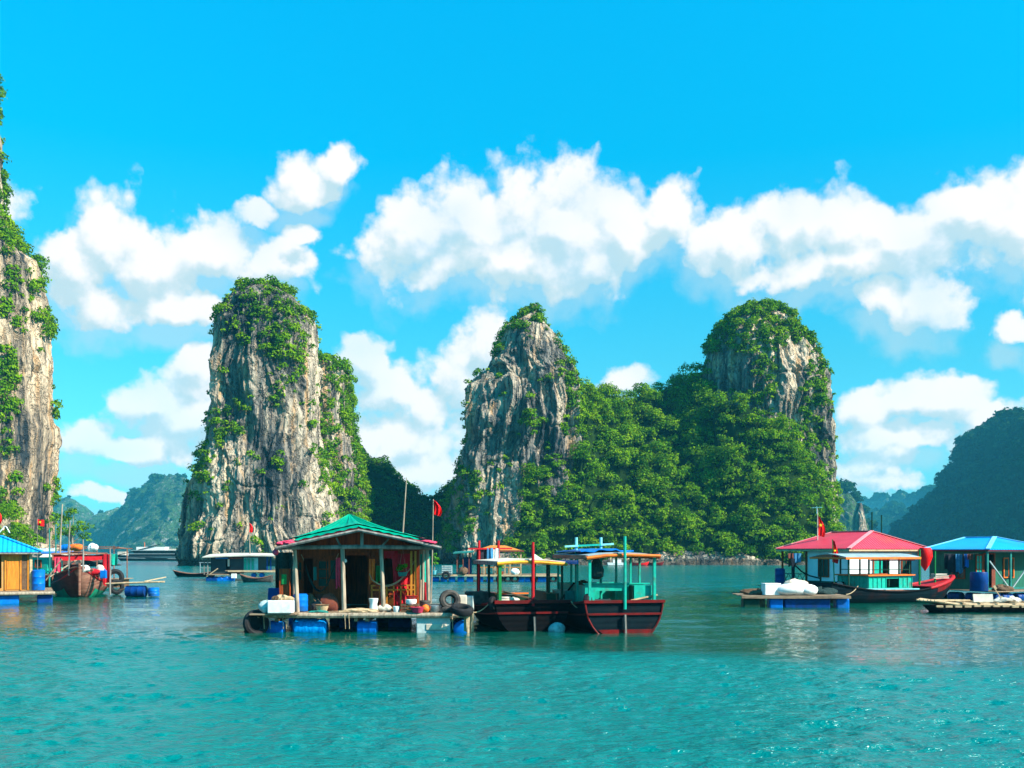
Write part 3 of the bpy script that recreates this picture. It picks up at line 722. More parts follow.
M['greentarp'] = pmat('green_tarpaulin', (0.0, 0.31, 0.175), (0.0, 0.22, 0.125), 1.2, 0.45, (1, 1, 1), 0.5, dirt=(0.0, 0.16, 0.11), dirt_amt=0.6)
M['redcloth'] = pmat('red_cloth', (0.55, 0.012, 0.02), (0.38, 0.008, 0.015), 3, 0.7)
M['flagred'] = pmat('flag_red', (0.80, 0.008, 0.008), (0.66, 0.006, 0.008), 3, 0.6)
M['flagyellow'] = pmat('flag_yellow', (0.85, 0.62, 0.02), None, 3, 0.6)
M['bluedrum'] = pmat('blue_plastic', (0.002, 0.15, 0.55), (0.002, 0.10, 0.40), 3, 0.35, (1, 1, 1), 0.15, dirt=(0.03, 0.06, 0.08), dirt_amt=0.6)
M['bluewrap'] = pmat('blue_wrap_sheet', (0.0, 0.28, 0.72), (0.0, 0.14, 0.45), 2.5, 0.4, (6, 6, 0.8), 1.0)
M['bluedark'] = pmat('dark_blue_plastic', (0.002, 0.045, 0.21), (0.002, 0.03, 0.14), 3, 0.45, dirt=(0.02, 0.03, 0.04), dirt_amt=0.5)
M['navy'] = pmat('navy_paint', (0.001, 0.006, 0.010), (0.002, 0.010, 0.014), 2, 0.6, (1, 1, 3), 0.3, dirt=(0.045, 0.009, 0.005), dirt_amt=0.4, spec=0.08, wave=(2, 0.19, 0.0022))
M['black'] = pmat('black_tar', (0.0015, 0.002, 0.003), (0.003, 0.003, 0.004), 3, 0.65, dirt=(0.022, 0.005, 0.003), dirt_amt=0.4, spec=0.06, wave=(2, 0.19, 0.0022))
M['oxide'] = pmat('oxide_red_paint', (0.17, 0.006, 0.006), (0.09, 0.006, 0.006), 3, 0.5, dirt=(0.06, 0.02, 0.015), dirt_amt=0.6)
M['rubber'] = pmat('rubber', (0.008, 0.008, 0.010), (0.018, 0.017, 0.017), 5, 0.75, spec=0.2)
M['greyrubber'] = pmat('dusty_rubber', (0.085, 0.07, 0.06), (0.035, 0.03, 0.028), 5, 0.8)
M['turq'] = pmat('turquoise_paint', (0.006, 0.38, 0.27), (0.008, 0.28, 0.21), 3, 0.5, (2, 2, 2), 0.2, dirt=(0.07, 0.10, 0.07), dirt_amt=0.8)
M['turqpale'] = pmat('pale_turquoise_paint', (0.22, 0.58, 0.60), (0.14, 0.45, 0.47), 3, 0.5)
M['turqdark'] = pmat('dull_turquoise_paint', (0.02, 0.20, 0.17), (0.012, 0.13, 0.11), 3, 0.55, dirt=(0.05, 0.05, 0.04), dirt_amt=0.4)
M['greenpaint'] = pmat('green_paint', (0.012, 0.22, 0.05), (0.01, 0.14, 0.035), 4, 0.5, dirt=(0.02, 0.06, 0.02), dirt_amt=0.4)
M['darkgreen'] = pmat('dark_green_paint', (0.006, 0.045, 0.026), (0.004, 0.03, 0.018), 3, 0.55, dirt=(0.03, 0.03, 0.02), dirt_amt=0.4)
M['yellow'] = pmat('yellow_fascia_paint', (0.85, 0.36, 0.02), (0.70, 0.26, 0.02), 5, 0.5, dirt=(0.4, 0.12, 0.03), dirt_amt=0.5)
M['orange'] = pmat('orange_fascia_paint', (0.80, 0.17, 0.02), (0.66, 0.12, 0.02), 5, 0.5, dirt=(0.3, 0.07, 0.02), dirt_amt=0.5)
M['redpole'] = pmat('red_pole_paint', (0.50, 0.010, 0.016), (0.36, 0.012, 0.018), 6, 0.5, dirt=(0.14, 0.03, 0.02), dirt_amt=0.8)
M['bluesheet'] = pmat('blue_sheet', (0.004, 0.17, 0.55), (0.004, 0.12, 0.42), 2, 0.4, bump=0.5)
M['foam'] = pmat('white_foam', (0.80, 0.78, 0.74), (0.66, 0.66, 0.63), 6, 0.75, dirt=(0.35, 0.30, 0.24), dirt_amt=0.35)
M['foamgrey'] = pmat('weathered_foam', (0.46, 0.52, 0.50), (0.30, 0.38, 0.38), 5, 0.8, dirt=(0.14, 0.14, 0.11), dirt_amt=0.6)
M['foamwarm'] = pmat('sunbleached_foam', (0.62, 0.50, 0.38), (0.48, 0.40, 0.32), 5, 0.8, dirt=(0.25, 0.2, 0.15), dirt_amt=0.4)
M['white'] = pmat('white_paint', (0.76, 0.76, 0.74), (0.68, 0.68, 0.66), 2, 0.6, dirt=(0.45, 0.42, 0.36), dirt_amt=0.3)
M['palewall'] = pmat('whitewashed_wall', (0.72, 0.72, 0.72), (0.62, 0.64, 0.65), 1.5, 0.75, dirt=(0.40, 0.38, 0.34), dirt_amt=0.4)
M['redroof'] = pmat('red_corrugated_iron', (0.70, 0.045, 0.075), (0.60, 0.035, 0.060), 0.8, 0.42, bump=0.1, dirt=(0.33, 0.07, 0.05), dirt_amt=0.8, wave=(0, 0.22, 0.018))
M['redroof2'] = pmat('red_corrugated_iron_end', (0.70, 0.045, 0.075), (0.60, 0.035, 0.060), 0.8, 0.42, bump=0.1, dirt=(0.33, 0.07, 0.05), dirt_amt=0.8, wave=(1, 0.22, 0.018))
M['ridgecap'] = pmat('pink_ridge_capping', (0.85, 0.30, 0.30), (0.75, 0.22, 0.24), 4, 0.5)
M['blueroof'] = pmat('blue_corrugated_iron', (0.008, 0.34, 0.74), (0.006, 0.28, 0.64), 0.8, 0.4, bump=0.1, dirt=(0.06, 0.22, 0.36), dirt_amt=0.7, wave=(0, 0.24, 0.02))
M['blueroof2'] = pmat('blue_corrugated_iron_end', (0.008, 0.30, 0.72), (0.006, 0.24, 0.60), 0.8, 0.4, bump=0.1, dirt=(0.06, 0.22, 0.36), dirt_amt=0.7, wave=(1, 0.24, 0.02))
M['bluecap'] = pmat('pale_blue_ridge_capping', (0.22, 0.62, 0.85), (0.16, 0.52, 0.78), 4, 0.5)
M['greensheet'] = pmat('green_wall_boards', (0.02, 0.13, 0.085), (0.014, 0.095, 0.065), 2, 0.6, (5, 5, 0.5), 0.2, dirt=(0.03, 0.04, 0.03), dirt_amt=0.4)
M['greyroof'] = pmat('grey_roof_sheet', (0.30, 0.38, 0.40), (0.20, 0.27, 0.29), 2, 0.55, dirt=(0.30, 0.22, 0.14), dirt_amt=0.4)
M['canvas'] = pmat('faded_canvas', (0.62, 0.55, 0.45), (0.46, 0.40, 0.33), 2, 0.8, bump=0.4, dirt=(0.25, 0.18, 0.12), dirt_amt=0.4)
M['bamboo'] = pmat('bleached_bamboo', (0.62, 0.44, 0.26), (0.36, 0.23, 0.13), 4, 0.7, (1, 6, 6), 0.4, dirt=(0.14, 0.09, 0.05), dirt_amt=0.5)
M['rope'] = pmat('rope', (0.45, 0.33, 0.20), (0.28, 0.2, 0.12), 12, 0.9)
M['net'] = pmat('dark_fishing_net', (0.012, 0.028, 0.028), (0.03, 0.05, 0.045), 14, 0.95, bump=0.9)
M['cork'] = pmat('brown_bark', (0.16, 0.09, 0.05), (0.09, 0.05, 0.03), 8, 0.9, bump=0.8)
M['steel'] = pmat('dull_metal', (0.30, 0.32, 0.33), (0.18, 0.2, 0.2), 5, 0.4, metal=0.7)
M['glass'] = pmat('dark_window_glass', (0.015, 0.035, 0.03), (0.02, 0.06, 0.045), 2, 0.12, bump=0.02)
M['plantgreen'] = leaf_mat('pot_plant_leaf', [(0.02, 0.10, 0.01), (0.05, 0.2, 0.01), (0.12, 0.3, 0.02)], 3, 0.3)
M['bluecloth'] = pmat('blue_washing', (0.05, 0.22, 0.38), (0.03, 0.13, 0.25), 4, 0.85)
M['palecloth'] = pmat('pale_washing', (0.45, 0.60, 0.62), (0.35, 0.48, 0.5), 4, 0.85)
M['darkcloth'] = pmat('dark_washing', (0.015, 0.02, 0.03), (0.03, 0.03, 0.04), 4, 0.9)
M['browncloth'] = pmat('brown_washing', (0.22, 0.06, 0.035), (0.14, 0.04, 0.03), 4, 0.9)
M['pinkcloth'] = pmat('pink_cloth', (0.75, 0.06, 0.12), (0.55, 0.04, 0.09), 4, 0.8)
M['gunmetal'] = pmat('ship_hull_paint', (0.020, 0.035, 0.045), (0.03, 0.045, 0.05), 1, 0.5)
M['bark'] = pmat('tree_bark', (0.32, 0.26, 0.2), (0.16, 0.12, 0.09), 2, 0.9, (3, 3, 0.5), 0.6)
M['hullwood'] = pmat('old_hull_timber', (0.30, 0.15, 0.10), (0.15, 0.05, 0.035), 2.0, 0.75, (0.6, 0.6, 5), 0.5, dirt=(0.05, 0.025, 0.02), dirt_amt=0.6)
M['hullred'] = pmat('maroon_hull_timber', (0.11, 0.022, 0.018), (0.06, 0.014, 0.012), 2.0, 0.7, (0.6, 0.6, 5), 0.4, dirt=(0.22, 0.14, 0.1), dirt_amt=0.25)
M['hullgreen'] = pmat('green_boot_paint', (0.01, 0.30, 0.16), (0.01, 0.2, 0.11), 3, 0.6, dirt=(0.1, 0.12, 0.08), dirt_amt=0.6)

# ------------------------------------------------------------------ small repeated things
def star_poly(c, ux, uz, r, off):
    pts = []
    for k in range(10):
        a = math.pi / 2 + k * math.pi / 5; q = r if k % 2 == 0 else r * 0.40
        pts.append(Vector(c) + Vector(ux) * math.cos(a) * q + Vector(uz) * math.sin(a) * q + Vector(off))
    return pts
def flag_pole(loc, h, label, hang=True, fl=(0.5, 0.75), lean=(0, 0), mat='postwood', group=None, star=True, r=0.03, at=1.0, side=1, name='flagpole', rz=0.0):
    t = thing(name, loc, rz, label, 'flagpole', group)
    top = Vector((lean[0], lean[1], h))
    MB().tube([(0, 0, 0), tuple(top * 0.5 + Vector((0.01, 0, 0))), tuple(top)], [r, r * 0.85, r * 0.6], 7).build('pole', mat, t, True)
    p = top * at; w, hh = fl; mb = MB()
    rows = []
    for i in range(9):
        v = i / 8; row = []
        for k in range(9):
            u = k / 8
            if hang:   # limp flag: gathered against the pole
                x = side * (u * w * (0.30 + 0.55 * math.sin(v * math.pi * 0.75)) ); y = 0.07 * math.sin(u * 14 + v * 3) * (0.3 + u); z = -v * hh - u * 0.22 * w
            else:
                x = side * u * w; y = 0.05 * math.sin(u * 7 + v); z = -v * hh - 0.05 * u
            row.append((p.x + x, p.y + y, p.z - 0.02 + z))
        rows.append(row)
    mb.sheet(rows, 0.008)
    f = mb.build('flag', 'flagred', t, True)
    if star:
        cx = side * w * (0.5 if not hang else 0.32); cz = -hh * 0.5
        for yo in (-0.085, 0.085):
            sp = star_poly((p.x + cx, p.y + yo, p.z + cz), (1, 0, 0), (0, 0, 1), min(w, hh) * (0.27 if not hang else 0.22), (0, 0, 0))
            s_ = MB().prism(sp, (0, 0.006, 0)).build('star', 'flagyellow', f)
    return t
def drum_float(loc, rz, r, l, label, mat='bluedrum', upright=False, group=None, name='float_drum', cat='float'):
    """plastic drum with ribs; lies along its local X"""
    t = thing(name, loc, rz, label, cat, group)
    pr = [(r * 0.90, -l / 2), (r, -l / 2 + 0.03), (r, -l / 6 - 0.03), (r * 1.04, -l / 6), (r, -l / 6 + 0.03), (r, l / 6 - 0.03), (r * 1.04, l / 6), (r, l / 6 + 0.03), (r, l / 2 - 0.03), (r * 0.90, l / 2)]
    MB().lathe((0, 0, l / 2 if upright else 0), pr, 18, 'Z' if upright else 'X').build('shell', mat, t, True)
    cp = MB()
    if upright: cp.lathe((0, 0, l + 0.001), [(r * 0.86, 0), (r * 0.86, 0.025)], 18, 'Z')
    else: cp.lathe((l / 2 + 0.001, 0, 0), [(r * 0.8, 0), (r * 0.8, 0.02)], 18, 'X')
    cp.build('lid', mat, t, True)
    return t
def tyre(loc, rot, label, R_=0.3, r=0.1, mat='rubber', group=None):
    t = thing('tyre', loc, 0, label, 'tyre', group)
    m = MB().torus((0, 0, 0), R_, r, rot, squash=1.15); m.build('tread', mat, t, True)
    m = MB().torus((0, 0, 0), R_ - r * 0.72, r * 0.32, rot, squash=3.0); m.build('bead', 'rubber', t, True)
    return t
def foam_box(loc, d, rz, label, mat='foam', group=None, lid=True):
    t = thing('foam_box', loc, rz, label, 'foam box', group)
    MB().box((0, 0, d[2] / 2), d).build('tub', mat, t, bevel=0.03)
    if lid: MB().box((0, 0, d[2] + 0.032), (d[0] * 1.02, d[1] * 1.02, 0.06)).build('lid', mat, t, bevel=0.02)
    return t
def plank_row(mb, x0, x1, y0, y1, z, th, w, along='Y', seed=0, over=0.06, gap=0.012):
    rg = random.Random(seed)
    if along == 'Y':
        x = x0
        while x < x1 - 0.02:
            ww = min(w * rg.uniform(0.85, 1.15), x1 - x)
            mb.box((x + ww / 2, (y0 + y1) / 2 + rg.uniform(-over, over) / 2, z + rg.uniform(-0.006, 0.006)), (ww - gap, y1 - y0 + rg.uniform(0, over), th)); x += ww
    else:
        y = y0
        while y < y1 - 0.02:
            ww = min(w * rg.uniform(0.85, 1.15), y1 - y)
            mb.box(((x0 + x1) / 2 + rg.uniform(-over, over) / 2, y + ww / 2, z + rg.uniform(-0.006, 0.006)), (x1 - x0 + rg.uniform(0, over), ww - gap, th)); y += ww
    return mb
def hip_roof(t, x0, x1, y0, y1, ze, zr, ri0, ri1, mats, caps, th=0.05, fascia=None, drop=0.1):
    """hip roof over local rectangle; ridge runs along x from x0+ri0 to x1-ri1"""
    ym = (y0 + y1) / 2; A, B, C, D = (x0, y0, ze), (x1, y0, ze), (x1, y1, ze), (x0, y1, ze)
    E, F = (x0 + ri0, ym, zr), (x1 - ri1, ym, zr); e = 0.002
    def face(pts, mat):
        MB().prism([Vector(p) for p in pts], (0, 0, -th)).build('roof_sheet', mat, t)
    face([A, B, F, E], mats[0]); face([C, D, E, F], mats[0])
    face([B, C, F], mats[1]); face([D, A, E], mats[1])
    cap = MB()
    for p, q in ((A, E), (D, E), (B, F), (C, F), (E, F)):
        cap.bar(Vector(p) + Vector((0, 0, 0.02)), Vector(q) + Vector((0, 0, 0.02)), 0.26, 0.035)
    cap.build('ridge_cap', caps, t)
    if fascia:
        fb = MB(); i = 0.04
        for p, q in (((x0 + i, y0 + i), (x1 - i, y0 + i)), ((x1 - i, y0 + i), (x1 - i, y1 - i)), ((x1 - i, y1 - i), (x0 + i, y1 - i)), ((x0 + i, y1 - i), (x0 + i, y0 + i))):
            fb.bar((*p, ze - th - drop / 2), (*q, ze - th - drop / 2), 0.03, drop)
        fb.build('fascia', fascia, t)
# ------------------------------------------------------------------ parts reused by houses and boats
def float_part(t, c, r, l, mat='bluedrum', axis='X', rz=0.0, name='float_drum'):
    pr = [(r * 0.88, -l / 2), (r, -l / 2 + 0.03), (r, -l / 6 - 0.03), (r * 1.04, -l / 6), (r, -l / 6 + 0.03), (r, l / 6 - 0.03), (r * 1.04, l / 6), (r, l / 6 + 0.03), (r, l / 2 - 0.03), (r * 0.88, l / 2)]
    return MB().lathe(c, pr, 16, axis, rz).build(name, mat, t, True)
def window_part(t, c, w, h, face='Y', frame='redwood', pane='glass', th=0.07, bars=(1, 1), sgn=-1):
    """framed window: face 'Y' lies in the x-z plane, 'X' in the y-z plane; sgn = outward side"""
    def P_(a, b, o): return (c[0] + a, c[1] + o, c[2] + b) if face == 'Y' else (c[0] + o, c[1] + a, c[2] + b)
    f = MB(); s = 0.07; o = sgn * 0.035
    for (a0, b0, a1, b1) in ((-w / 2, -h / 2, w / 2, -h / 2), (-w / 2, h / 2, w / 2, h / 2)): f.bar(P_(a0 - s / 2, b0, o), P_(a1 + s / 2, b1, o), th, s)
    for a in (-w / 2, w / 2): f.bar(P_(a, -h / 2 + s / 2, o), P_(a, h / 2 - s / 2, o), th if face == 'X' else s, s if face == 'X' else th)
    for k in range(bars[0]):
        a = -w / 2 + w * (k + 1) / (bars[0] + 1); f.bar(P_(a, -h / 2, o * 0.9), P_(a, h / 2, o * 0.9), 0.035)
    for k in range(bars[1]):
        b = -h / 2 + h * (k + 1) / (bars[1] + 1); f.bar(P_(-w / 2, b, o * 1.0), P_(w / 2, b, o * 1.0), 0.03)
    fo = f.build('window_frame', frame, t)
    p = MB(); d = (w, 0.02, h) if face == 'Y' else (0.02, w, h); p.box(P_(0, 0, sgn * 0.012), d); p.build('pane', pane, fo)
    return fo
def wall_with_holes(t, x0, x1, z0, z1, y, holes, mat, th=0.06, axis='Y', name='wall'):
    """vertical wall in the x-z plane at y (or y-z plane at x when axis='X') with rectangular holes (a0,a1,b0,b1)"""
    xs = sorted({x0, x1, *[h[0] for h in holes], *[h[1] for h in holes]}); zs = sorted({z0, z1, *[h[2] for h in holes], *[h[3] for h in holes]})
    m = MB()
    for a0, a1 in zip(xs, xs[1:]):
        run = None
        cells = []
        for b0, b1 in zip(zs, zs[1:]):
            ca, cb = (a0 + a1) / 2, (b0 + b1) / 2
            cells.append((b0, b1, any(h[0] < ca < h[1] and h[2] < cb < h[3] for h in holes)))
        start = None
        for b0, b1, hole in cells + [(z1, z1, True)]:
            if not hole and start is None: start = b0
            if hole and start is not None:
                bb = b0
                if axis == 'Y': m.box(((a0 + a1) / 2, y, (start + bb) / 2), (a1 - a0, th, bb - start))
                else: m.box((y, (a0 + a1) / 2, (start + bb) / 2), (th, a1 - a0, bb - start))
                start = None
    return m.build(name, mat, t)

# ================================================================== MAIN FLOATING HOUSE (green tarpaulin)
HX, HD = X(365, 35.8), 35.8
H = thing('floating_house', (HX, HD, 0), 0, 'brown timber floating house with a green tarpaulin over its roof, nearest to us', 'floating house')
def hx(px, D=35.8): return X(px, D) - HX
dk = MB(); plank_row(dk, -3.75, 3.72, 0.16, 6.2, 0.66, 0.05, 0.22, 'Y', 1); dk.build('deck', 'deck', H)
bm = MB()
bm.tube([(-3.85, 0.05, 0.60), (-1.2, 0.03, 0.585), (1.0, 0.05, 0.60), (3.75, 0.03, 0.59)], [0.10, 0.095, 0.10, 0.09], 8)
bm.build('front_beam', 'postwood', H, True)
bm = MB()
for y in (1.6, 3.2, 4.8, 6.1): bm.bar((-3.7, y, 0.55), (3.7, y, 0.55), 0.12, 0.14)
for x in (-3.2, -0.35, 0.05, 3.1): bm.bar((x, 0.12, 0.42), (x, 6.0, 0.42), 0.12, 0.11)
bm.build('bearer', 'deck', H)
float_part(H, (hx(272), 0.45, 0.08), 0.30, 0.68)
float_part(H, (hx(365.5), 0.50, 0.10), 0.29, 0.70)
float_part(H, (hx(462), 0.35, 0.08), 0.31, 0.50, axis='Y')
for (x, y) in ((-2.6, 2.2), (-0.8, 2.0), (1.0, 2.3), (2.7, 2.4), (-3.2, 4.2), (3.0, 4.6), (0.2, 4.8), (-1.7, 4.9)): float_part(H, (x, y, 0.08), 0.29, 0.85, 'bluedark')
# float bundled in blue sheet: puckered roll
w_ = MB(); rows = []
for i in range(15):
    u = i / 14; x = hx(291) + (hx(325) - hx(291)) * u; row = []
    for k in range(33):
        a = 2 * math.pi * k / 32; rr = (0.33 if 0 < i < 14 else 0.22) * (1 + 0.045 * math.sin(k * 7 + i * 1.7) + 0.03 * math.sin(k * 3 - i * 2.2))
        row.append((x, 0.48 + rr * math.cos(a), 0.10 + rr * 1.05 * math.sin(a)))
    rows.append(row)
w_.sheet(rows).build('wrapped_float', 'bluewrap', H, True)
MB().box((hx(433), 0.42, 0.14), (1.22, 0.62, 0.76), rz=0.01).build('foam_float', 'foamgrey', H, bevel=0.03)
MB().box((hx(436), 0.09, 0.17), (0.74, 0.05, 0.22), rz=-0.03).build('foam_patch', 'foamwarm', H, bevel=0.02)
for px in (264, 270, 283, 286, 345, 349, 452): MB().tube([(hx(px), -0.08, 0.66), (hx(px) + 0.02, -0.10, 0.4), (hx(px) + 0.03, -0.09, 0.12)], 0.012, 5).build('rope', 'rope', H)
# posts
for px, y, w0 in ((294.5, 0.50, 0.075), (342, 0.45, 0.08), (382, 0.45, 0.075), (427.5, 0.55, 0.07)):
    lean = {294.5: -0.10, 342: -0.06, 382: -0.09, 427.5: -0.06}[px]
    MB().tube([(hx(px) , y, 0.68), (hx(px) + lean * 0.45, y, 1.8), (hx(px) + lean, y, 2.98)], [w0 * 1.05, w0, w0 * 0.9], 8).build('post', 'postwood', H, True)
for px, y in ((288.5, 0.9), (420, 1.1), (416, 1.6)):
    MB().tube([(hx(px), y, 0.68), (hx(px) + 0.03, y, 2.95)], 0.045, 7).build('post', 'postwood', H, True)
# roof frame
tb = MB(); tb.tube([(-2.95, 0.42, 3.02), (-0.3, 0.40, 3.05), (2.42, 0.45, 3.02)], 0.075, 8); tb.build('tie_beam', 'greywood', H, True)
kp = MB(); kp.bar((-0.17, 0.42, 3.08), (-0.17, 0.42, 3.56), 0.11); kp.build('king_post', 'greywood', H); MB().bar((-0.95, 0.42, 3.08), (-1.10, 0.42, 3.38), 0.06).build('brace', 'greywood', H); MB().bar((0.55, 0.42, 3.08), (0.80, 0.42, 3.34), 0.06).build('brace', 'greywood', H)
FL, FA, FR = Vector((-3.10, -0.15, 3.03)), Vector((-0.20, -0.10, 3.66)), Vector((2.66, -0.15, 3.05))
PK = Vector((-0.95, 2.4, 4.16)); BL, BR = Vector((-2.9, 5.6, 3.10)), Vector((1.95, 5.6, 3.12))
rf = MB(); 
for a, b, c in ((FL, FA, PK), (FA, FR, PK), (FR, BR, PK), (BR, BL, PK), (BL, FL, PK)): rf.prism([a, b, c], (0, 0, -0.05))
roof = rf.build('roof', 'greywood', H)
fs = MB()
fs.tube([FL + Vector((-0.05, -0.02, -0.03)), (FL + FA) / 2 + Vector((0, -0.02, -0.005)), FA + Vector((0, -0.02, -0.02)), (FR + FA) / 2 + Vector((0, -0.02, 0.0)), FR + Vector((0.08, -0.02, -0.04))], 0.062, 6)
fs.bar(FR + Vector((0, 0, -0.05)), BR + Vector((0, 0, -0.05)), 0.06, 0.09); fs.bar(FL + Vector((0, 0, -0.05)), BL + Vector((0, 0, -0.05)), 0.06, 0.09)
fs.build('barge_board', 'greywood', roof, True)
def tarp(scale_front, lift, mat, name, tri, wr=0.055):
    """sheet over the roof: fan of folds radiating from the peak"""
    m = MB(); n = 26
    for a, b, c in tri:
        rows = []
        for i in range(13):
            v = 0.02 + 0.98 * i / 12; row = []
            for k in range(n + 1):
                u = k / n; e = a.lerp(b, u); e = c.lerp(e, scale_front)
                p = c.lerp(e, v)
                fold = math.sin(u * 31 + (a.x + b.x) * 2) * 0.6 + math.sin(u * 57 + a.x * 3) * 0.4
                row.append(p + Vector((0, 0, lift + wr * fold * (0.25 + v) * (1 - 0.8 * v ** 3) * max(0.0, math.sin(u * math.pi)) ** 0.3 - 0.10 * math.sin(v * math.pi) )))
            rows.append(row)
        m.sheet(rows)
    return m.build(name, mat, roof, True)
tris = ((FL, FA, PK), (FA, FR, PK), (FR, BR, PK), (BR, BL, PK), (BL, FL, PK))
tarp(0.985, 0.055, 'pinkcloth', 'red_undersheet', (tris[0], tris[1], tris[2], tris[4]), 0.012)
tarp(0.86, 0.16, 'greentarp', 'tarpaulin', tris)
# green hem that runs down along the front gable
def hem(a, b, m, seed):
    rows = []
    for i in range(5):
        v = i / 4; row = []
        for k in range(25):
            u = k / 24; e = a.lerp(b, u); p = PK.lerp(e, 0.855 + 0.125 * v)
            row.append(p + Vector((0, 0, 0.115 + 0.02 * math.sin(u * 37 + seed) * v - 0.02 * v)))
        rows.append(row)
    m.sheet(rows)
hm = MB(); hem(FL.lerp(FA, 0.17), FA, hm, 1); hem(FA, FA.lerp(FR, 0.78), hm, 2); hm.build('tarpaulin_hem', 'greentarp', roof, True)
for k in range(3):
    u = (0.05, 0.10, 0.14)[k]; MB().blob(tuple(FL.lerp(FA, u) + Vector((0, 0.15, 0.10))), (0.22, 0.25, 0.07), seed=k, lump=0.4).build('red_rag', 'pinkcloth', roof, True)
for u in (0.84, 0.90): MB().blob(tuple(FA.lerp(FR, u) + Vector((0, 0.1, 0.09))), (0.20, 0.2, 0.05), seed=3, lump=0.4).build('red_rag', 'pinkcloth', roof, True)
MB().blob((-3.22, 0.05, 2.86), (0.13, 0.1, 0.10), seed=9, lump=0.4).build('red_rag', 'pinkcloth', roof, True)
# walls of the room behind the veranda
WY = 1.9
dl, dr = hx(343, 37.7), hx(368.5, 37.7); wl, wr = hx(384, 37.7), hx(397, 37.7); ol, orr = hx(304, 37.7), hx(313, 37.7)
wall_with_holes(H, -2.85, 1.72, 0.69, 3.04, WY, [(dl, dr, 0.69, 2.74), (wl, wr, 1.62, 2.62), (ol, orr, 1.05, 2.62)], 'redwood', 0.05)
MB().prism([(-2.8, WY, 3.05), (1.7, WY, 3.05), (-0.45, WY, 3.78)], (0, 0.05, 0)).build('gable_board', 'redwood', H)
for x in (-2.86, 1.72): MB().box((x, 3.75, 1.88), (0.05, 3.6, 2.36)).build('wall', 'redwood', H)
MB().box((-0.57, 5.55, 1.88), (4.5, 0.05, 2.36)).build('wall', 'redwood', H)
tr = MB(); tr2 = MB()
for x in np.arange(-2.75, 1.65, 0.31):
    if not (dl - 0.1 < x < dr + 0.1): (tr if x < dl else tr2).box((float(x), WY - 0.04, 0.98), (0.03, 0.02, 0.58))
for z in (1.28, 2.70): tr.bar((-2.85, WY - 0.045, z), (dl - 0.08, WY - 0.045, z), 0.05, 0.06); tr2.bar((dr + 0.08, WY - 0.045, z), (1.68, WY - 0.045, z), 0.05, 0.06)
for x in (-2.8, -1.35, 0.2, 1.15, 1.66): (tr if x < dl else tr2).bar((x, WY - 0.05, 0.7), (x, WY - 0.05, 3.0), 0.07)
tr.build('wall_trim', 'redwood', H); tr2.build('wall_trim', 'redwood', H)
dfm = MB()
for x in (dl - 0.03, dr + 0.03): dfm.bar((x, WY - 0.05, 0.7), (x, WY - 0.05, 2.8), 0.09)
dfm.bar((dl - 0.08, WY - 0.05, 2.80), (dr + 0.08, WY - 0.05, 2.80), 0.09)
dfm.build('door_frame', 'redwood', H)
dleaf = MB(); dleaf.box((dl - 0.28, WY - 0.12, 1.72), (0.5, 0.04, 2.0)); do = dleaf.build('door', 'redwood', H)
MB().box((dl - 0.30, WY - 0.155, 2.2), (0.28, 0.02, 0.7)).build('door_pane', 'glass', do)
window_part(H, (hx(327, 37.7), WY - 0.05, 2.05), 0.66, 1.0, pane='glass', bars=(1, 2))
window_part(H, (hx(299.5, 37.7), WY - 0.04, 2.15), 0.26, 0.72, bars=(0, 1))
window_part(H, (hx(376, 37.7), WY - 0.04, 2.1), 0.22, 0.75, bars=(0, 1))
# lighter hanging posters / calendar-like boards inside the veranda
MB().box((hx(316, 37.7), WY - 0.08, 2.05), (0.16, 0.02, 0.5)).build('wall_board', 'turqdark', H)
# veranda railing at the right with bright rails
ry_ = 1.05
rl = MB()
for z in (1.62, 1.46): rl.bar((hx(371, 36.9), ry_, z), (hx(416, 36.9), ry_, z + 0.02), 0.05, 0.05)
for px in (372, 380, 387, 394, 401, 408, 415): rl.bar((hx(px, 36.9), ry_, 0.74), (hx(px, 36.9), ry_, 1.62), 0.05)
rl.bar((hx(371, 36.9), ry_, 0.80), (hx(416, 36.9), ry_, 0.80), 0.05)
rl.build('railing', 'orangewood', H)
rr_ = MB(); 
for px in (380.5, 394.5, 405): rr_.bar((hx(px, 36.9), ry_ - 0.045, 0.9), (hx(px, 36.9), ry_ - 0.045, 1.4), 0.03)
rr_.bar((hx(376, 36.9), ry_ - 0.045, 1.63), (hx(404, 36.9), ry_ - 0.045, 1.64), 0.03)
rr_.build('red_band', 'redpole', H)
sp = MB()
for px in (411.5, 415.5): sp.bar((hx(px, 36.6), 0.75, 0.70), (hx(px, 36.6), 0.75, 2.9), 0.075)
sp.build('corner_stud', 'orangewood', H)
MB().box((hx(405, 37.2), 1.35, 1.75), (0.62, 0.04, 0.55)).build('side_panel', 'orangewood', H)

def simple(name, mb, mat, loc, label, cat, group=None, rz=0, smooth=False, bevel=0):
    o = mb.build(name, mat, None, smooth, bevel); o.location = loc; o.rotation_euler = (0, 0, rz)
    return tag(o, label, cat, group)
def W(px, D, z): return (X(px, D), D, z)
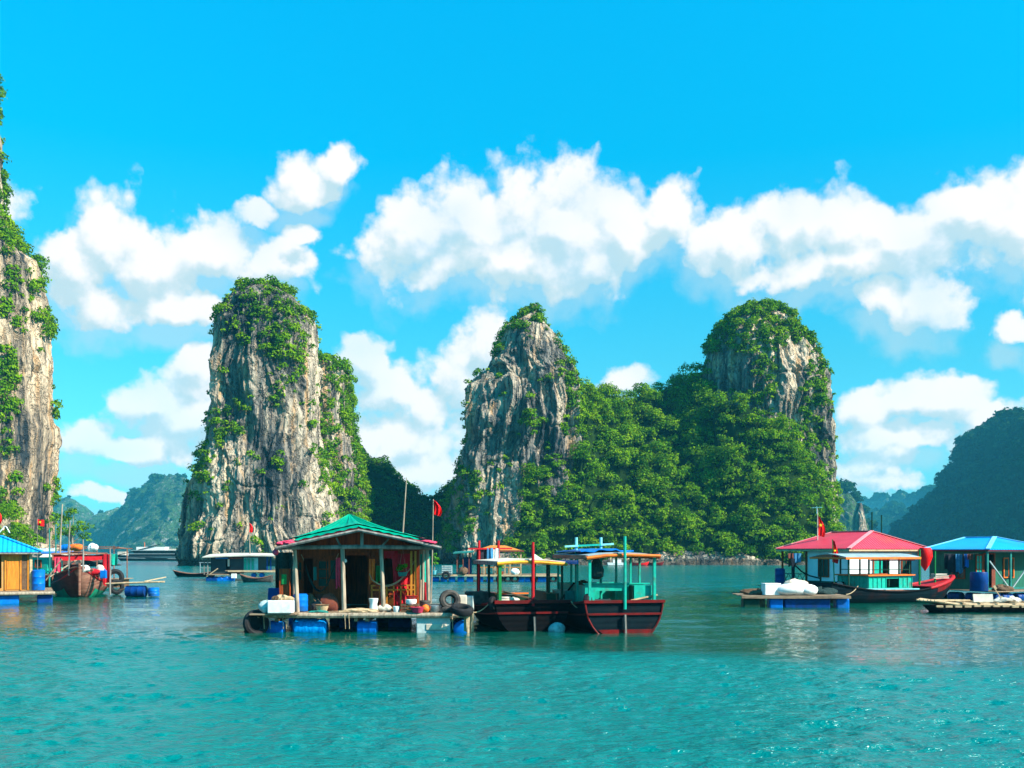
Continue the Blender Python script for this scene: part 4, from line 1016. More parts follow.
# curtain, hammocks, washing, plant
simple('curtain', cloth(MB(), (-0.45, 0, 0), (0.30, 0, 0), 1.45, 14, 8, 0.06, 3, taper=0.25), 'redcloth', W(404, 37.0, 2.80), 'red curtain hanging at the right end of the brown veranda', 'curtain', smooth=True)
simple('curtain', cloth(MB(), (-0.14, 0, 0), (0.22, 0, 0), 1.0, 10, 6, 0.04, 5), 'turq', W(424, 37.1, 2.78), 'turquoise cloth hanging at the right corner of the brown house', 'cloth', smooth=True)
simple('towel', cloth(MB(), (-0.12, 0, 0), (0.12, 0, 0), 0.85, 8, 6, 0.03, 8), 'redcloth', W(425, 36.9, 1.75), 'small red towel hung between the right posts of the brown house', 'towel', smooth=True)
def hammock(p, q, sag, wd, mat, label, strand):
    t = thing('hammock', p, 0, label, 'hammock'); d = Vector(q) - Vector(p); rows = []
    for i in range(7):
        v = (i / 6 - 0.5); row = []
        for k in range(21):
            u = k / 20; s_ = 4 * u * (1 - u)
            row.append((d.x * u, d.y * u + v * wd * s_ ** 0.6, d.z * u - sag * s_ - (0.18 * (0.25 - v * v)) * s_))
        rows.append(row)
    if strand: 
        m = MB()
        for r_ in rows[::2]: m.tube(r_, 0.014, 5)
    else: m = MB().sheet(rows, 0.012)
    m.build('sling', mat, t, True)
    MB().tube([(0, 0, 0), (-0.1, 0, 0.22)], 0.012, 5).build('rope', 'rope', t); MB().tube([tuple(d), (d.x + 0.1, d.y, d.z + 0.22)], 0.012, 5).build('rope', 'rope', t)
hammock(W(304, 37.0, 2.55), W(336, 37.0, 2.6), 1.15, 0.5, 'net', 'dark hammock slung in the left part of the brown veranda', False)
hammock(W(372, 36.6, 1.85), W(412, 36.8, 2.35), 0.42, 0.3, 'rope', 'rope hammock slung across the right part of the brown veranda', True)
pp = thing('hanging_plant', W(402.5, 36.4, 1.98), 0, 'green plant in a pot hanging between the posts at right', 'plant')
MB().lathe((0, 0, 0), [(0.14, 0), (0.17, 0.10), (0.18, 0.15)], 12).build('pot', 'turqdark', pp, True)
lv, lf = leaf_cloud([(0, 0, 0.30), (0.08, 0, 0.38), (-0.1, 0, 0.24)], [0.17, 0.12, 0.14], 160, 0.05, 5); raw_mesh('foliage', lv, lf, M['plantgreen'], pp)
MB().tube([(-0.15, 0, 0.13), (0, 0, 0.98), (0.15, 0, 0.13)], 0.008, 4).build('hanger', 'rope', pp)
lp = thing('lamp', W(345.5, 36.5, 2.62), 0, 'small unlit lamp on a cord under the front beam', 'lamp')
MB().tube([(0, 0, 0), (0, 0, 0.38)], 0.008, 4).build('cord', 'black', lp); MB().lathe((0, 0, -0.14), [(0.03, 0), (0.055, 0.05), (0.03, 0.13)], 10).build('bulb', 'foam', lp, True)
# deck clutter, left
dz = 0.69
tt = thing('tray_raft', W(276, 35.55, 0.60), 0, 'low reddish board carrying the white foam box at the left end', 'board')
m = MB(); plank_row(m, -0.85, 0.75, -0.25, 0.35, 0.06, 0.05, 0.3, 'X', 4); m.build('boards', 'deck', tt)
fb = foam_box(W(281, 35.5, 0.70), (0.86, 0.50, 0.45), 0.02, 'white foam box at the left end of the brown house', lid=False)
simple('foam_slab', MB().blob((0, 0, 0.2), (0.28, 0.24, 0.24), lump=0.2, seed=4, flat=0.8), 'foamgrey', W(266.5, 35.55, 0.70), 'weathered grey foam lump left of the white foam box', 'foam')
simple('bark_heap', MB().blob((0, 0, 0.05), (0.24, 0.16, 0.11), lump=0.5, seed=7).blob((0.22, 0, 0.04), (0.2, 0.12, 0.08), lump=0.5, seed=8), 'bamboo', W(282, 35.5, 1.16), 'heap of husks on top of the white foam box', 'husks')
simple('cork_lump', MB().blob((0, 0, 0.03), (0.18, 0.14, 0.10), lump=0.5, seed=17), 'cork', W(276, 35.5, 1.17), 'dark clod beside the husks on the foam box', 'clod')
simple('water_tank', MB().box((0, 0, 0.42), (0.62, 0.5, 0.85), taper=0.92), 'bluedark', W(277, 37.0, dz), 'dark blue tank at the left side of the brown house', 'tank', bevel=0.04)
simple('fishing_net', cloth(MB(), (-0.25, 0, 0), (0.35, 0.2, 0), 1.75, 12, 10, 0.10, 12), 'net', W(282, 36.9, 2.85), 'dark fishing net hanging at the left side of the brown house', 'net', smooth=True)
cb = thing('cabinet', W(285, 36.6, 1.25), 0, 'narrow brown cupboard with a green panel at the left corner', 'cupboard')
MB().box((0, 0, 0.5), (0.36, 0.25, 1.0)).build('carcass', 'redwood', cb); MB().box((0, -0.14, 0.62), (0.18, 0.02, 0.36)).build('green_panel', 'greenpaint', cb)
drum_float(W(300.5, 36.6, dz), 0, 0.27, 0.62, 'short blue drum standing behind the left post of the brown house', upright=True, name='barrel', cat='barrel')
tyre(W(256, 35.7, 0.32), (R(80), R(35), R(30)), 'big black tyre hung off the left end of the brown house', 0.37, 0.12)
simple('black_sheet', MB().prism([(-0.15, 0, 0.75), (0.12, 0, 0.80), (0.1, 0, -0.2), (-0.25, 0, -0.25), (-0.62, 0, -0.05), (-0.5, 0, 0.25)], (0, 0.05, 0)), 'rubber', W(261, 36.0, 0.05), 'black rubber mat hanging into the water at the left end', 'mat')
# deck clutter, centre and right
simple('green_rag', MB().blob((0, 0, 0.02), (0.3, 0.12, 0.05), lump=0.5, seed=2), 'turqdark', W(318, 35.95, dz), 'green rag lying on the deck front left of centre', 'rag')
simple('driftwood', MB().blob((0, 0, 0.06), (0.40, 0.12, 0.08), lump=0.5, seed=21).blob((0.45, 0, 0.05), (0.30, 0.12, 0.07), lump=0.6, seed=22).bar((-0.6, -0.05, 0.04), (0.7, 0.05, 0.07), 0.06), 'bamboo', W(356, 35.95, dz), 'bleached driftwood heaped on the deck before the door', 'driftwood')
simple('white_sack', MB().lathe((0, 0, 0), [(0.12, 0), (0.15, 0.12), (0.13, 0.3), (0.15, 0.40), (0.17, 0.50)], 12, lump=0.15, seed=3), 'foam', W(373.5, 36.1, dz), 'crumpled white sack standing by the third post', 'sack', smooth=True)
simple('white_tub', MB().lathe((0, 0, 0), [(0.09, 0), (0.13, 0.14), (0.13, 0.22)], 12), 'foam', W(396.5, 36.0, dz), 'small white tub on the deck edge', 'tub', smooth=True)
simple('fabric_bundle', MB().blob((0, 0, 0.13), (0.24, 0.18, 0.14), lump=0.3, seed=31), 'canvas', W(385, 36.3, dz), 'pale cloth bundle behind the third post', 'bundle')
ck = thing('wooden_crate', W(410, 36.05, dz), 0, 'dark wooden crate under the red basin on the deck', 'crate')
m = MB()
for z in (0.05, 0.16, 0.27):
    for y in (-0.18, 0.18): m.box((0, y, z), (0.62, 0.02, 0.08))
    for x in (-0.30, 0.30): m.box((x, 0, z), (0.02, 0.34, 0.08))
m.box((0, 0, 0.01), (0.6, 0.36, 0.02)); m.build('slats', 'cork', ck)
simple('basin', MB().lathe((0, 0, 0), [(0.12, 0), (0.22, 0.12), (0.24, 0.14)], 18), 'redpole', W(411.5, 36.05, 1.15), 'red basin stacked on the wooden crate', 'basin', smooth=True)
simple('enamel_pot', MB().lathe((0, 0, 0), [(0.16, 0), (0.20, 0.06), (0.20, 0.17), (0.17, 0.18)], 18), 'foam', W(411, 36.0, 0.985), 'white enamel pot between crate and red basin', 'pot', smooth=True)
simple('basin', MB().lathe((0, 0, 0), [(0.18, 0), (0.27, 0.17), (0.29, 0.20)], 18), 'pinkcloth', W(418, 35.9, dz), 'pink basin on the deck right of the wooden crate', 'basin', smooth=True)
simple('orange_buoy', MB().blob((0, 0, 0.14), (0.15, 0.15, 0.15), lump=0.05, seed=2), 'orange', W(425.5, 35.9, dz), 'orange buoy beside the pink basin', 'buoy', smooth=True)
simple('cooking_pot', MB().lathe((0, 0, 0), [(0.15, 0), (0.19, 0.05), (0.19, 0.24), (0.16, 0.26)], 18), 'steel', W(434, 36.0, dz), 'dull metal cooking pot on the deck near the right end', 'pot', smooth=True)
simple('charcoal_stove', MB().lathe((0, 0, 0), [(0.14, 0), (0.17, 0.2), (0.2, 0.38), (0.17, 0.42)], 14), 'greyrubber', W(425, 36.3, dz), 'grey clay stove behind the orange buoy', 'stove', smooth=True)
simple('scrap_heap', MB().blob((0, 0, 0.08), (0.35, 0.2, 0.12), lump=0.6, seed=5).blob((0.4, 0.1, 0.06), (0.25, 0.15, 0.09), lump=0.6, seed=6), 'greyrubber', W(446, 36.1, dz), 'grey scrap heap at the right end of the deck', 'scrap')
tyre(W(450, 36.2, 1.12), (R(68), R(38), 0), 'dusty tyre leaning on the foam blocks at the right end of the deck', 0.28, 0.12, 'greyrubber')
foam_box(W(459, 36.6, dz), (0.55, 0.45, 0.6), 0.1, 'weathered tan foam box behind the leaning tyre', 'foamwarm', lid=False)
foam_box(W(466.5, 37.0, dz), (0.5, 0.45, 0.55), -0.1, 'grey foam box at the right end nearest the yellow roofed boat', 'foamgrey', lid=False)
tyre(W(462, 35.7, 0.80), (R(15), R(8), 0), 'black tyre lying at the right end between deck and boat', 0.32, 0.12)
simple('hanging_net', cloth(MB(), (-0.15, 0, 0), (0.2, 0, 0), 0.75, 8, 7, 0.05, 19), 'rope', W(468, 35.6, 0.75), 'frayed brown net hanging over the float at the right end', 'net', smooth=True)
simple('bamboo_pole', MB().tube([(0, 0, 0), (0.12, 0, 2.8), (0.30, 0, 5.5)], [0.045, 0.04, 0.02], 7), 'postwood', W(399.5, 42.2, 0.5), 'tall bare bamboo pole leaning right behind the green tarpaulin', 'pole', smooth=True)
flag_pole(W(431, 42.5, 0.5), 4.6, 'red flag hanging limp on a pole right of the green tarpaulin roof', fl=(0.42, 0.62), lean=(0.10, 0), star=False)

# things hung up and stacked along the veranda wall
for px, D, z, w_, h_, mat, lab, ct in ((322, 37.3, 1.30, 0.5, 0.55, 'browncloth', 'brown sack hung low on the wall under the paned window', 'sack'), (338, 37.4, 2.65, 0.16, 1.1, 'pinkcloth', 'narrow pink towel hanging beside the door', 'towel'), (372, 37.4, 2.6, 0.22, 0.9, 'orange', 'orange cloth hanging right of the dark doorway', 'cloth'), (379, 37.3, 2.35, 0.2, 0.6, 'greenpaint', 'green cloth hanging behind the third post', 'cloth'), (391, 37.0, 2.9, 0.5, 0.28, 'redcloth', 'short red cloth over the right window', 'cloth')):
    simple('washing', cloth(MB(), (-w_ / 2, 0, 0), (w_ / 2, 0, 0), h_, 8, 6, 0.04, px), mat, W(px, D, z), lab, ct, smooth=True)
for px, D, rx_, rz_, mat, lab in ((309, 37.0, 0.28, 0.30, 'cork', 'dark sack at the foot of the left opening'), (318, 36.9, 0.22, 0.22, 'greyrubber', 'grey bundle below the paned window'), (330, 37.0, 0.30, 0.34, 'browncloth', 'red brown bundle left of the door'), (390, 37.2, 0.26, 0.26, 'orange', 'orange bundle behind the yellow railing'), (400, 37.2, 0.24, 0.36, 'redcloth', 'red bundle behind the yellow railing')):
    simple('bundle', MB().blob((0, 0, rz_ * 0.8), (rx_, 0.2, rz_), lump=0.35, seed=px, flat=0.8), mat, W(px, D, 0.69), lab, 'bundle', smooth=True)
bk = thing('basket', W(322, 36.2, 0.69), 0, 'round woven basket on the deck behind the green rag', 'basket')
MB().lathe((0, 0, 0), [(0.16, 0), (0.22, 0.16), (0.25, 0.26)], 16, lump=0.04).build('weave', 'bamboo', bk, True); MB().torus((0, 0, 0.26), 0.25, 0.02).build('rim', 'cork', bk, True)
# ================================================================== BOATS
def hull_pts(L, B, st, n=34, m=15, keel=-0.35, tb=0.85, zg=(1.1, 0.85, 1.5), bowp=1.6):
    """stations from transom y=0 to stem y=L; returns rows of section points (port gunwale -> keel -> starboard gunwale)"""
    rows = []
    for i in range(n):
        u = i / (n - 1)
        b = B / 2 * ((tb + (1 - tb) * math.sin(min(1, u / 0.4) * math.pi / 2)) if u < 0.4 else max(0.0, 1 - ((u - 0.4) / 0.6) ** 2.1) ** 0.75)
        z = zg[0] * (1 - u) ** 2 + 2 * u * (1 - u) * (2 * zg[1] - (zg[0] + zg[2]) / 2) + zg[2] * u ** 2
        kz = keel + (0 if u < 0.75 else (z - 0.05 - keel) * ((u - 0.75) / 0.25) ** 2.4)
        row = []
        for k in range(m):
            a = -1 + 2 * k / (m - 1); s_ = 1 - abs(a) ** 1.0
            x = math.copysign(b * (1 - s_ ** 2.6) ** 0.55 * (1 - 0.10 * s_), a) if b > 0 else 0
            row.append(Vector((x, u * L, z + (kz - z) * s_)))
        rows.append(row)
    return rows
def strake(rows, t, k, r, mat, name='rub_rail', out=0.02):
    n = len(rows[0])
    m = MB()
    for kk, sgn in ((k, -1), (n - 1 - k, 1)):
        m.tube([row[kk] + Vector((sgn * out, 0, 0)) for row in rows], r, 6)
    return m.build(name, mat, t, True)
def hull(t, rows, mat, lower=None, deckz=0.25, deck='deck', thick=0.05):
    n = len(rows[0]); m = MB()
    m.sheet(rows)
    inner = [[p * 1.0 + Vector((-math.copysign(thick, p.x) if abs(p.x) > thick else 0, 0, 0.0)) for p in r] for r in rows]
    h = m.build('hull', mat, t, True)
    i_ = MB().sheet([r[::-1] for r in inner]); i_.build('inner_planking', deck, h, True)
    tr = MB().prism([p + Vector((0, -0.02, 0)) for p in rows[0]], (0, 0.06, 0)); tr.build('transom', mat, h)
    d = MB(); pts = []
    for r in rows[1:-3]:
        z = min(r[0].z - deckz, 9); 
        b = max(0.02, abs(r[0].x) - thick - 0.02); pts.append(((-b, r[0].y, z), (b, r[0].y, z)))
    d.sheet([[p for p in pr] for pr in pts], 0.03); d.build('deck', deck, t)
    return h
def posts(t, pts, z0, z1, w, mat, name='post'):
    for p in pts: MB().bar((p[0], p[1], z0), (p[0], p[1], z1), w).build(name, mat, t)

# ---- boat with the yellow edged roof (stern towards us)
A = thing('fishing_boat', W(533, 36.3, 0), R(13), 'black fishing boat with yellow edged roof and red poles, left of the turquoise one', 'boat')
rows = hull_pts(8.2, 2.95, 0, tb=0.95, zg=(1.06, 0.80, 1.05))
hA = hull(A, rows, 'black', deckz=0.30); strake(rows, A, 0, 0.055, 'oxide'); strake(rows, A, 2, 0.035, 'oxide')
tm = MB(); r0 = rows[0]
tm.bar(r0[0] + Vector((-0.04, -0.06, 0)), r0[-1] + Vector((0.04, -0.06, 0)), 0.10, 0.12)
tm.bar((r0[2].x, -0.05, r0[2].z), (r0[-3].x, -0.05, r0[-3].z), 0.05, 0.07)
tm.build('transom_rail', 'oxide', A)
MB().bar((0.02, -0.13, 0.52), (0.04, -0.15, -0.15), 0.07, 0.11).build('rudder', 'greywood', A)
ZA = 2.44
rf = MB(); rf.sheet([[(-1.28, 0.15, ZA + 0.05), (-0.6, 0.15, ZA + 0.11), (0, 0.15, ZA + 0.13), (0.6, 0.15, ZA + 0.11), (1.28, 0.15, ZA + 0.03)], [(-1.28, 4.6, ZA + 0.06), (-0.6, 4.6, ZA + 0.12), (0, 4.6, ZA + 0.14), (0.6, 4.6, ZA + 0.12), (1.28, 4.6, ZA + 0.05)]], -0.04)
ra = rf.build('roof', 'canvas', A)
fm = MB(); fm.tube([(-1.30, 0.12, ZA), (-0.5, 0.12, ZA + 0.06), (0.3, 0.12, ZA + 0.05), (1.32, 0.12, ZA - 0.03)], 0.065, 6); fm.build('roof_fascia', 'yellow', ra)
MB().bar((-1.30, 0.2, ZA), (-1.30, 4.6, ZA + 0.02), 0.06, 0.14).build('side_fascia', 'greywood', ra)
MB().bar((1.30, 0.2, ZA - 0.03), (1.30, 4.6, ZA + 0.0), 0.06, 0.12).build('side_fascia', 'greywood', ra)
posts(A, [(-1.18, 0.22)], 0.8, ZA, 0.10, 'greenpaint'); posts(A, [(1.18, 0.3), (0.72, 0.45), (1.18, 2.4)], 0.8, ZA, 0.075, 'darkgreen'); posts(A, [(-1.18, 2.2), (-1.18, 4.4), (1.18, 4.4)], 0.75, ZA, 0.085, 'darkgreen')
cw = MB()
for x in (-1.14, 1.14): cw.box((x, 2.5, 1.05), (0.05, 3.6, 0.55))
cw.box((-0.55, 0.95, 1.02), (1.2, 0.05, 0.5)); cw.build('coaming', 'darkgreen', A)
MB().bar((-1.20, 0.9, 1.33), (0.05, 0.9, 1.33), 0.10, 0.05).build('coaming_cap', 'orange', A)
lk = MB(); lk.box((0.80, 0.6, 1.06), (0.36, 0.36, 0.52)); lo = lk.build('locker', 'darkgreen', A); MB().box((0.80, 0.6, 1.34), (0.42, 0.42, 0.04)).build('lid', 'cork', lo)
MB().tube([(0.0, 0.02, 0.9), (0.0, 0.0, 2.3), (0.0, 0.0, 3.22)], [0.065, 0.06, 0.05], 8).build('mast', 'redpole', A, True)
for x in (-1.15, -0.35):
    MB().tube([(x, 4.3, 0.7), (x, 4.3, 3.32)], 0.05, 8).build('mast', 'redpole', A, True)
cm = MB(); cm.bar((-1.60, 4.25, 2.99), (0.20, 4.25, 3.0), 0.06); cm.build('cross_bar', 'redpole', A)
simple('plank', MB().box((0, 0, 0), (1.7, 0.28, 0.05), ry=R(14)), 'cork', W(520, 36.9, 1.25), 'brown plank propped inside the yellow roofed boat', 'plank')
simple('rope_coil', MB().torus((0, 0, 0.06), 0.2, 0.06).torus((0.03, 0, 0.15), 0.17, 0.055).blob((0.35, 0, 0.08), (0.2, 0.14, 0.10), lump=0.4), 'canvas', W(504, 36.8, 1.02), 'pale rope coil on the deck of the yellow roofed boat', 'rope')
simple('jacket', cloth(MB(), (-0.3, 0, 0), (0.12, 0, 0), 0.62, 10, 6, 0.05, 41), 'darkcloth', W(484, 40.3, 3.02), 'dark clothes drying over the red cross bar', 'clothes', smooth=True)
simple('jacket', cloth(MB(), (-0.12, 0, 0), (0.12, 0, 0), 0.55, 8, 6, 0.05, 43), 'bluecloth', W(490, 40.25, 3.02), 'blue shirt drying over the red cross bar', 'shirt', smooth=True)
simple('jacket', cloth(MB(), (-0.10, 0, 0), (0.12, 0, 0), 0.75, 8, 6, 0.05, 44), 'foam', W(496, 40.3, 3.0), 'white shirt drying at the end of the red cross bar', 'shirt', smooth=True)
tyre(W(493.5, 36.2, 0.98), (R(75), R(10), R(60)), 'black tyre fender on the stern corner of the yellow roofed boat', 0.2, 0.09)
simple('grey_box', MB().box((0, 0, 0.25), (0.95, 0.7, 0.5), taper=0.96), 'greyrubber', W(477, 38.3, 0.85), 'grey box at the bow side of the yellow roofed boat', 'box', bevel=0.03)

# ---- turquoise boat
B = thing('fishing_boat', W(624, 35.3, 0), R(11), 'black and dark red fishing boat with turquoise cabin and orange edged roof', 'boat')
rows = hull_pts(8.6, 2.95, 0, tb=0.97, zg=(1.12, 0.88, 1.1), keel=-0.42)
hB = hull(B, rows, 'navy', deckz=0.32); strake(rows, B, 0, 0.055, 'oxide'); strake(rows, B, 2, 0.04, 'oxide')
r0 = rows[0]; tm = MB()
tm.bar(r0[0] + Vector((-0.05, -0.06, 0.0)), r0[-1] + Vector((0.06, -0.06, 0)), 0.10, 0.10)
tm.bar((r0[2].x, -0.055, r0[2].z), (r0[-3].x, -0.055, r0[-3].z), 0.06, 0.07)
tm.tube([p + Vector((0, -0.045, 0)) for p in r0], 0.035, 6)
tm.build('transom_rail', 'oxide', B)
MB().prism([(-0.95, -0.06, 0.13), (1.15, -0.06, 0.13), (0.95, -0.06, -0.1), (-0.7, -0.06, -0.1)], (0, 0.03, 0)).build('boot_paint', 'oxide', B)
MB().bar((0.0, -0.14, 0.66), (0.02, -0.16, -0.1), 0.06, 0.10).build('rudder', 'greywood', B)
ZB = 2.70
rf = MB(); rf.sheet([[(-1.30, 0.1, ZB + 0.02), (-0.6, 0.1, ZB + 0.10), (0.1, 0.1, ZB + 0.12), (0.7, 0.1, ZB + 0.09), (1.34, 0.1, ZB + 0.0)], [(-1.30, 5.2, ZB + 0.03), (-0.6, 5.2, ZB + 0.10), (0.1, 5.2, ZB + 0.12), (0.7, 5.2, ZB + 0.1), (1.34, 5.2, ZB + 0.0)]], -0.04)
rb = rf.build('roof', 'greyroof', B)
MB().tube([(-1.34, 0.06, ZB - 0.05), (-0.6, 0.06, ZB + 0.04), (0.2, 0.06, ZB + 0.06), (1.38, 0.06, ZB + 0.02)], 0.06, 6).build('roof_fascia', 'orange', rb)
MB().bar((-1.33, 0.12, ZB - 0.02), (-1.33, 5.2, ZB - 0.02), 0.06, 0.15).build('side_fascia', 'hullwood', rb)
MB().bar((1.36, 0.12, ZB - 0.02), (1.36, 5.2, ZB - 0.02), 0.06, 0.12).build('side_fascia', 'oxide', rb)
bs = MB(); rows2 = []
for i in range(5):
    rows2.append([(-1.25 + 2.0 * k / 12, 1.2 + i * 0.95, ZB + 0.165 + 0.02 * math.sin(k * 1.7 + i) + (0.06 if 3 < k < 9 else 0)) for k in range(13)])
bs.sheet(rows2, -0.05); bs.build('blue_roof_sheet', 'bluesheet', rb, True)
MB().bar((-1.42, 1.0, ZB - 0.20), (-1.42, 5.0, ZB - 0.24), 0.05, 0.14).build('blue_awning', 'bluesheet', rb)
posts(B, [(-1.2, 0.2), (1.2, 0.22)], 0.85, ZB, 0.095, 'turq'); posts(B, [(1.2, 1.9), (1.2, 3.0), (0.75, 3.4), (1.2, 4.9), (-1.2, 1.9), (-1.2, 2.8), (-1.2, 4.9)], 0.85, ZB, 0.075, 'turq')
cab = MB()
for x in (-1.16, 1.16): cab.box((x, 2.9, 1.26), (0.05, 4.0, 0.78))
cab.box((-1.0, 0.92, 1.30), (0.36, 0.05, 0.84)); cab.box((0.10, 0.92, 1.58), (1.85, 0.05, 0.24)); 
cab.box((0, 4.9, 1.26), (2.3, 0.05, 0.78)); cab.build('cabin', 'turq', B)
sb = MB(); sb.box((0.82, 0.62, 1.30), (0.66, 0.52, 0.74)); so_ = sb.build('locker', 'turq', B)
MB().box((0.44, 0.60, 1.36), (0.03, 0.40, 0.6)).build('locker_side', 'darkgreen', so_)
MB().bar((-1.25, 0.9, 1.72), (1.25, 0.9, 1.72), 0.08, 0.04).build('cabin_cap', 'turq', B)
MB().tube([(0.0, -0.12, 0.85), (0.0, -0.10, 3.42)], 0.055, 8).build('mast', 'turq', B, True)
for x in (-0.95, 0.02): 
    MB().tube([(x, 3.0, 0.9), (x, 3.0, 2.9)], 0.055, 8).build('goal_post', 'turq', B, True)
    MB().tube([(x, 3.0, 2.9), (x, 3.0, 3.42)], 0.057, 8).build('goal_post', 'turqpale', B, True)
MB().bar((-0.9, 2.93, 3.10), (0.0, 2.93, 3.14), 0.07).build('cross_bar', 'turq', B)
cb_ = MB(); cb_.bar((-1.42, 2.93, 3.07), (-0.9, 2.93, 3.10), 0.07); cb_.bar((0.0, 2.93, 3.14), (0.5, 2.93, 3.17), 0.07); cb_.build('cross_bar_end', 'turqpale', B)
MB().bar((0.35, 0.3, 1.14), (1.35, 0.32, 1.33), 0.05).build('tiller', 'bamboo', B)
simple('net_bag', MB().lathe((0, 0, -0.78), [(0.10, 0.0), (0.24, 0.10), (0.26, 0.35), (0.16, 0.62), (0.05, 0.80)], 14, lump=0.2, seed=3), 'net', W(596.5, 36.0, 2.66), 'dark net bag hanging from the orange edged roof', 'net bag', smooth=True)
simple('foam_plank', MB().box((0, 0, 0), (0.62, 0.3, 0.16)), 'foamwarm', W(602, 36.6, 1.06), 'pale foam slab inside the turquoise cabin doorway', 'foam slab')
simple('foam_tub', MB().box((0, 0, 0.2), (0.75, 0.5, 0.42), taper=0.92), 'turqdark', W(574, 37.6, 1.0), 'weathered green tub between the two black boats', 'tub', bevel=0.03)
simple('sack', MB().blob((0, 0, 0.15), (0.3, 0.25, 0.2), lump=0.3, seed=14), 'cork', W(581, 38.5, 1.40), 'brown sack on the port side of the turquoise cabin', 'sack')
tyre(W(588, 35.35, 1.08), (R(82), R(0), R(70)), 'black tyre fender on the port stern corner of the turquoise boat', 0.22, 0.1)
simple('stick', MB().bar((0, 0, 0), (0.55, 0.1, 0.7), 0.06), 'black', W(559.5, 37.5, 1.0), 'black stick leaning between the two boats', 'stick')
foam_box(W(563.5, 38.6, 0.8), (0.8, 0.5, 0.55), 0.1, 'tan foam box showing between the two black boats', 'foamwarm')
simple('buoy', MB().blob((0, 0, 0), (0.34, 0.3, 0.24), lump=0.15, seed=9), 'foamgrey', W(557, 36.2, 0.06), 'grey green buoy floating between the two black boats', 'buoy', smooth=True)

# ---- junk boat at right
phi = R(26)
C_ = thing('fishing_boat', (X(818, 55.5), 55.5, 0), phi - R(90), 'dark wooden boat with turquoise panelled cabin and red bow before the red roofed house', 'boat')
rows = hull_pts(10.6, 2.9, 0, tb=0.75, zg=(1.15, 0.62, 1.35), keel=-0.4, n=40)
hull(C_, rows, 'navy', deckz=0.22, deck='hullwood'); strake(rows, C_, 0, 0.06, 'black'); 
bw = MB(); 
for kk in (0, len(rows[0]) - 1):
    s = 1 if kk else -1
    bw.tube([r[kk] + Vector((s * 0.03, 0, 0.02)) for r in rows[27:]], [0.07 + 0.004 * i for i in range(13)], 6)
bw.sheet([[r[0] + Vector((0, 0, 0.03)), r[-1] + Vector((0, 0, 0.03))] for r in rows[29:]], 0.05)
bw.build('bow_deck', 'redpole', C_)
bs2 = MB()
for k0 in (0, len(rows[0]) - 3):
    bs2.sheet([[p + Vector((math.copysign(0.02, p.x + 1e-6), 0, 0)) for p in r[k0:k0 + 3]] for r in rows[30:39]])
bs2.build('bow_paint', 'oxide', C_, True)
cz0, cz1 = 0.75, 1.50; cx_, cy0, cy1 = 1.15, 2.6, 5.9
def panelled(t, a, b, z0, z1, mat, name='cabin_side', nrm=(0, 0)):
    a, b = Vector((*a, 0)), Vector((*b, 0)); L_ = (b - a).length; d = (b - a) / L_; n_ = Vector((d.y, -d.x, 0))
    m = MB(); m.bar(a + Vector((0, 0, (z0 + z1) / 2)), b + Vector((0, 0, (z0 + z1) / 2)), 0.04, z1 - z0)
    o = m.build(name, mat, t)
    k = max(2, int(L_ / 0.3)); q = MB()
    for i in range(k + 1):
        p = a + d * (L_ * i / k); q.bar(p + n_ * 0.035 + Vector((0, 0, z0 + 0.05)), p + n_ * 0.035 + Vector((0, 0, z1 - 0.05)), 0.035)
    for z in (z0 + 0.05, z1 - 0.05): q.bar(a + n_ * 0.036 + Vector((0, 0, z)), b + n_ * 0.036 + Vector((0, 0, z)), 0.03, 0.05)
    q.build('panel_moulding', mat, o)
    return o
# starboard side faces us: x=+cx_ ; after side (transom end) faces left
panelled(C_, (cx_, cy0), (cx_, 3.9), cz0, cz1, 'turq'); panelled(C_, (cx_, 4.9), (cx_, cy1), cz0, cz1, 'turq')
MB().bar((cx_, 3.9, 1.42), (cx_, 4.9, 1.42), 0.04, 0.14).build('hatch_lintel', 'turq', C_); MB().bar((cx_, 3.9, 0.78), (cx_, 4.9, 0.78), 0.04, 0.10).build('hatch_sill', 'turq', C_)
panelled(C_, (-cx_, cy0), (cx_, cy0), cz0, cz1, 'turq'); panelled(C_, (-cx_, cy1), (-cx_, cy0), cz0, cz1, 'turq'); panelled(C_, (cx_, cy1), (-cx_, cy1), cz0, cz1, 'turq')
cp = MB(); cp.box((0, (cy0 + cy1) / 2, cz1 + 0.04), (2.6, cy1 - cy0 + 0.3, 0.07)); cp.build('cabin_top', 'orange', C_)
ZC = 2.52
posts(C_, [(1.08, 2.7), (-1.08, 2.7), (1.08, 4.2), (-1.08, 4.2), (1.08, 5.0), (1.08, 5.8), (-1.08, 5.8), (-1.08, 1.2), (1.08, 1.2)], 0.9, ZC, 0.075, 'darkgreen')
rl = MB(); rl.bar((1.08, 2.7, 1.85), (1.08, 5.8, 1.85), 0.04); rl.bar((-1.08, 2.7, 1.85), (1.08, 2.7, 1.85), 0.04); rl.build('hand_rail', 'darkgreen', C_)
rf = MB(); rf.sheet([[(-1.35, y, ZC + 0.02), (-0.6, y, ZC + 0.16), (0, y, ZC + 0.2), (0.6, y, ZC + 0.16), (1.4, y, ZC + 0.02)] for y in (0.7, 3.5, 6.3)], -0.04); rc = rf.build('roof', 'greyroof', C_)
MB().bar((1.42, 0.65, ZC - 0.02), (1.42, 6.35, ZC - 0.02), 0.05, 0.12).build('roof_fascia', 'orange', rc)
MB().bar((-1.35, 0.65, ZC - 0.02), (1.40, 0.65, ZC - 0.02), 0.05, 0.10).build('roof_fascia', 'orange', rc)
MB().bar((1.30, 2.6, ZC - 0.13), (1.30, 6.0, ZC - 0.13), 0.04, 0.08).build('red_trim', 'redpole', rc)
